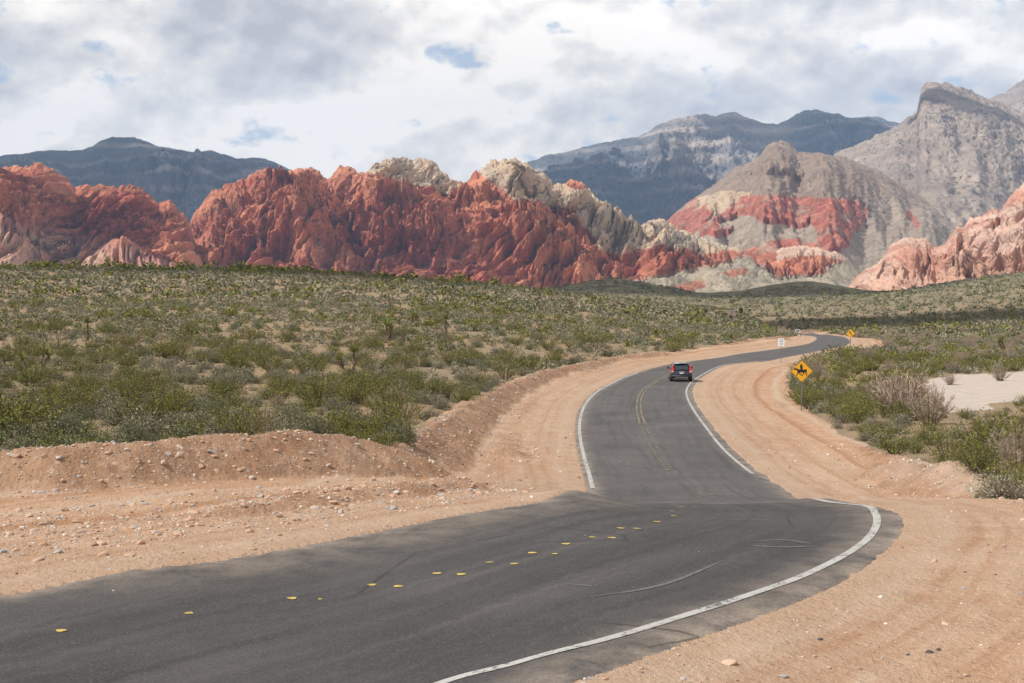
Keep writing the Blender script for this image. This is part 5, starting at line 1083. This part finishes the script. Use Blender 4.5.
sub([ARW], s1 * .62, -.004, 0, 'arrow_symbol', p, msb)
x, y, z = place(781, 363.5, 132); print('sign3', x, y)
cz = (363.5 - 342) * y / FPX; ww, hh = 6.3 * y / FPX, 7.9 * y / FPX
t = thing('regulation_sign', 'small white upright rectangular sign with dark lines beside the road', 'road sign', (x, y, z), R(-8)); post_part(t, cz + .2, mpost, .05)
b_ = bmesh.new(); add_box(b_, (0, 0, cz), (ww, .008, hh)); p = bmobj('panel', b_, mswh, t)
b_ = bmesh.new()
for zz, wd in ((.30, .55), (.10, .60), (-.12, .5), (-.30, .35)): add_box(b_, (0.02, -.006, cz + zz * hh), (wd * ww, .004, .085 * hh))
bmobj('lettering', b_, M('faded_print', (0.30, 0.33, 0.36), 0.6), p)

# ------------------------------------------------------------------ wire fence across the left field
t = thing('wire_fence', 'thin wire fence on steel posts crossing the scrub of the left field', 'fence', (0, 0, 0))
tops = []
for px in (-40, -18, 3, 30, 58, 86, 117, 140, 161, 190, 218, 244, 271, 300, 328, 358, 388, 420, 452):
    D = 116 + 0.02 * (px) ; X = (px - 512) / FPX * D; zz = float(ground(np.array([X]), np.array([D]))[0]); b_ = bmesh.new(); add_box(b_, (X, D, zz + .62), (.055, .055, 1.55)); add_box(b_, (X, D, zz + 1.3), (.07, .07, .16)); bmobj('post', b_, mrust, t); tops.append((X, D, zz))
for hh in (.45, .85, 1.2):
    P0 = np.array([(a[0], a[1], a[2] + hh) for a in tops[:-1]]); P1 = np.array([(a[0], a[1], a[2] + hh) for a in tops[1:]]); v, f, c = sticks(P0, P1, np.full(len(P0), .004), np.tile([.2, .2, .2], (len(P0), 1))); mesh_np('wire', v, f, mpost, t)

# ------------------------------------------------------------------ far hut and junipers
mh = M('pale_stucco', (0.62, 0.50, 0.44), 0.9); mhr = M('tan_roof', (0.42, 0.34, 0.30), 0.8)
x, y, z = place(728, 315.5, 420); t = thing('hut', 'tiny pale low building in the scrub far beyond the road', 'building', (x, y, z), R(8))
b_ = bmesh.new(); add_box(b_, (0, 0, .55), (3.2, 2.4, 1.3)); bmobj('wall', b_, mh, t); b_ = bmesh.new(); add_box(b_, (0, 0, 1.25), (3.6, 2.8, .14), .03); bmobj('roof', b_, mhr, t); b_ = bmesh.new(); add_box(b_, (.7, -1.21, .55), (.7, .04, 1.05)); bmobj('door', b_, mhr, t)
x, y, z = place(719, 315.5, 420); b_ = bmesh.new(); add_box(b_, (0, 0, .8), (.55, .55, 1.9), .04); add_box(b_, (0, 0, 1.78), (.7, .7, .1)); o = bmobj('gate_pillar', b_, mh); o.location = (x, y, z); tag(o, 'short pale square pillar left of the tiny building', 'pillar')
for px, py, s_, lb in ((699.5, 314.5, 1.0, 'dark rounded juniper left of the tiny pale building'), (741, 313, .85, 'dark upright juniper right of the tiny pale building'), (706, 313.5, .55, 'smallest dark juniper between the larger one and the pillar')):
    x, y, z = place(px, py, 425); t = thing('juniper_tree', lb, 'tree', (x, y, z)); t.scale = (s_, s_, s_); r = np.random.default_rng(int(px)); nl = 500
    d = rv(r, nl); c_ = d * (0.5 + .5 * r.random((nl, 1))) * np.array([.85, .85, 1.0]) + np.array([0, 0, 1.25]); A = rv(r, nl); B = np.cross(A, d); v, f, c = quads(c_, A * .13, B * .1, ccol(r, nl, (0.045, 0.06, 0.025), (0.08, 0.10, 0.04)))
    mesh_np('crown', v, f, fm, t, attrs={'tint': c}); b_ = bmesh.new(); cyl(b_, (0, 0, .3), .12, .9, 'z', 8, .07); bmobj('trunk', b_, mrust, t)
# dead branch lying at the right gravel heap
x, y, z = place(1018, 503, 37); o = None; b_ = bmesh.new()
P = [(-.5, 0, .05), (-.2, .05, .12), (.1, .02, .28), (.4, .08, .5), (.9, .1, .62)]
for i in range(4):
    a, c_ = Vector(P[i]), Vector(P[i + 1]); q = bmesh.ops.create_cone(b_, cap_ends=True, segments=7, radius1=.03 - .005 * i, radius2=.025 - .005 * i, depth=(c_ - a).length + .02); rot = (c_ - a).to_track_quat('Z', 'Y').to_matrix()
    for v in q['verts']: v.co = rot @ v.co + (a + c_) / 2
o = bmobj('dead_branch', b_, M('grey_wood', (0.16, 0.12, 0.10), 0.9)); o.location = (x, y, z); tag(o, 'crooked grey dead branch lying at the right edge of the gravel heap', 'branch')
S.cycles.volume_bounces = 0; S.cycles.max_bounces = 4; S.cycles.diffuse_bounces = 2; S.cycles.transparent_max_bounces = 6
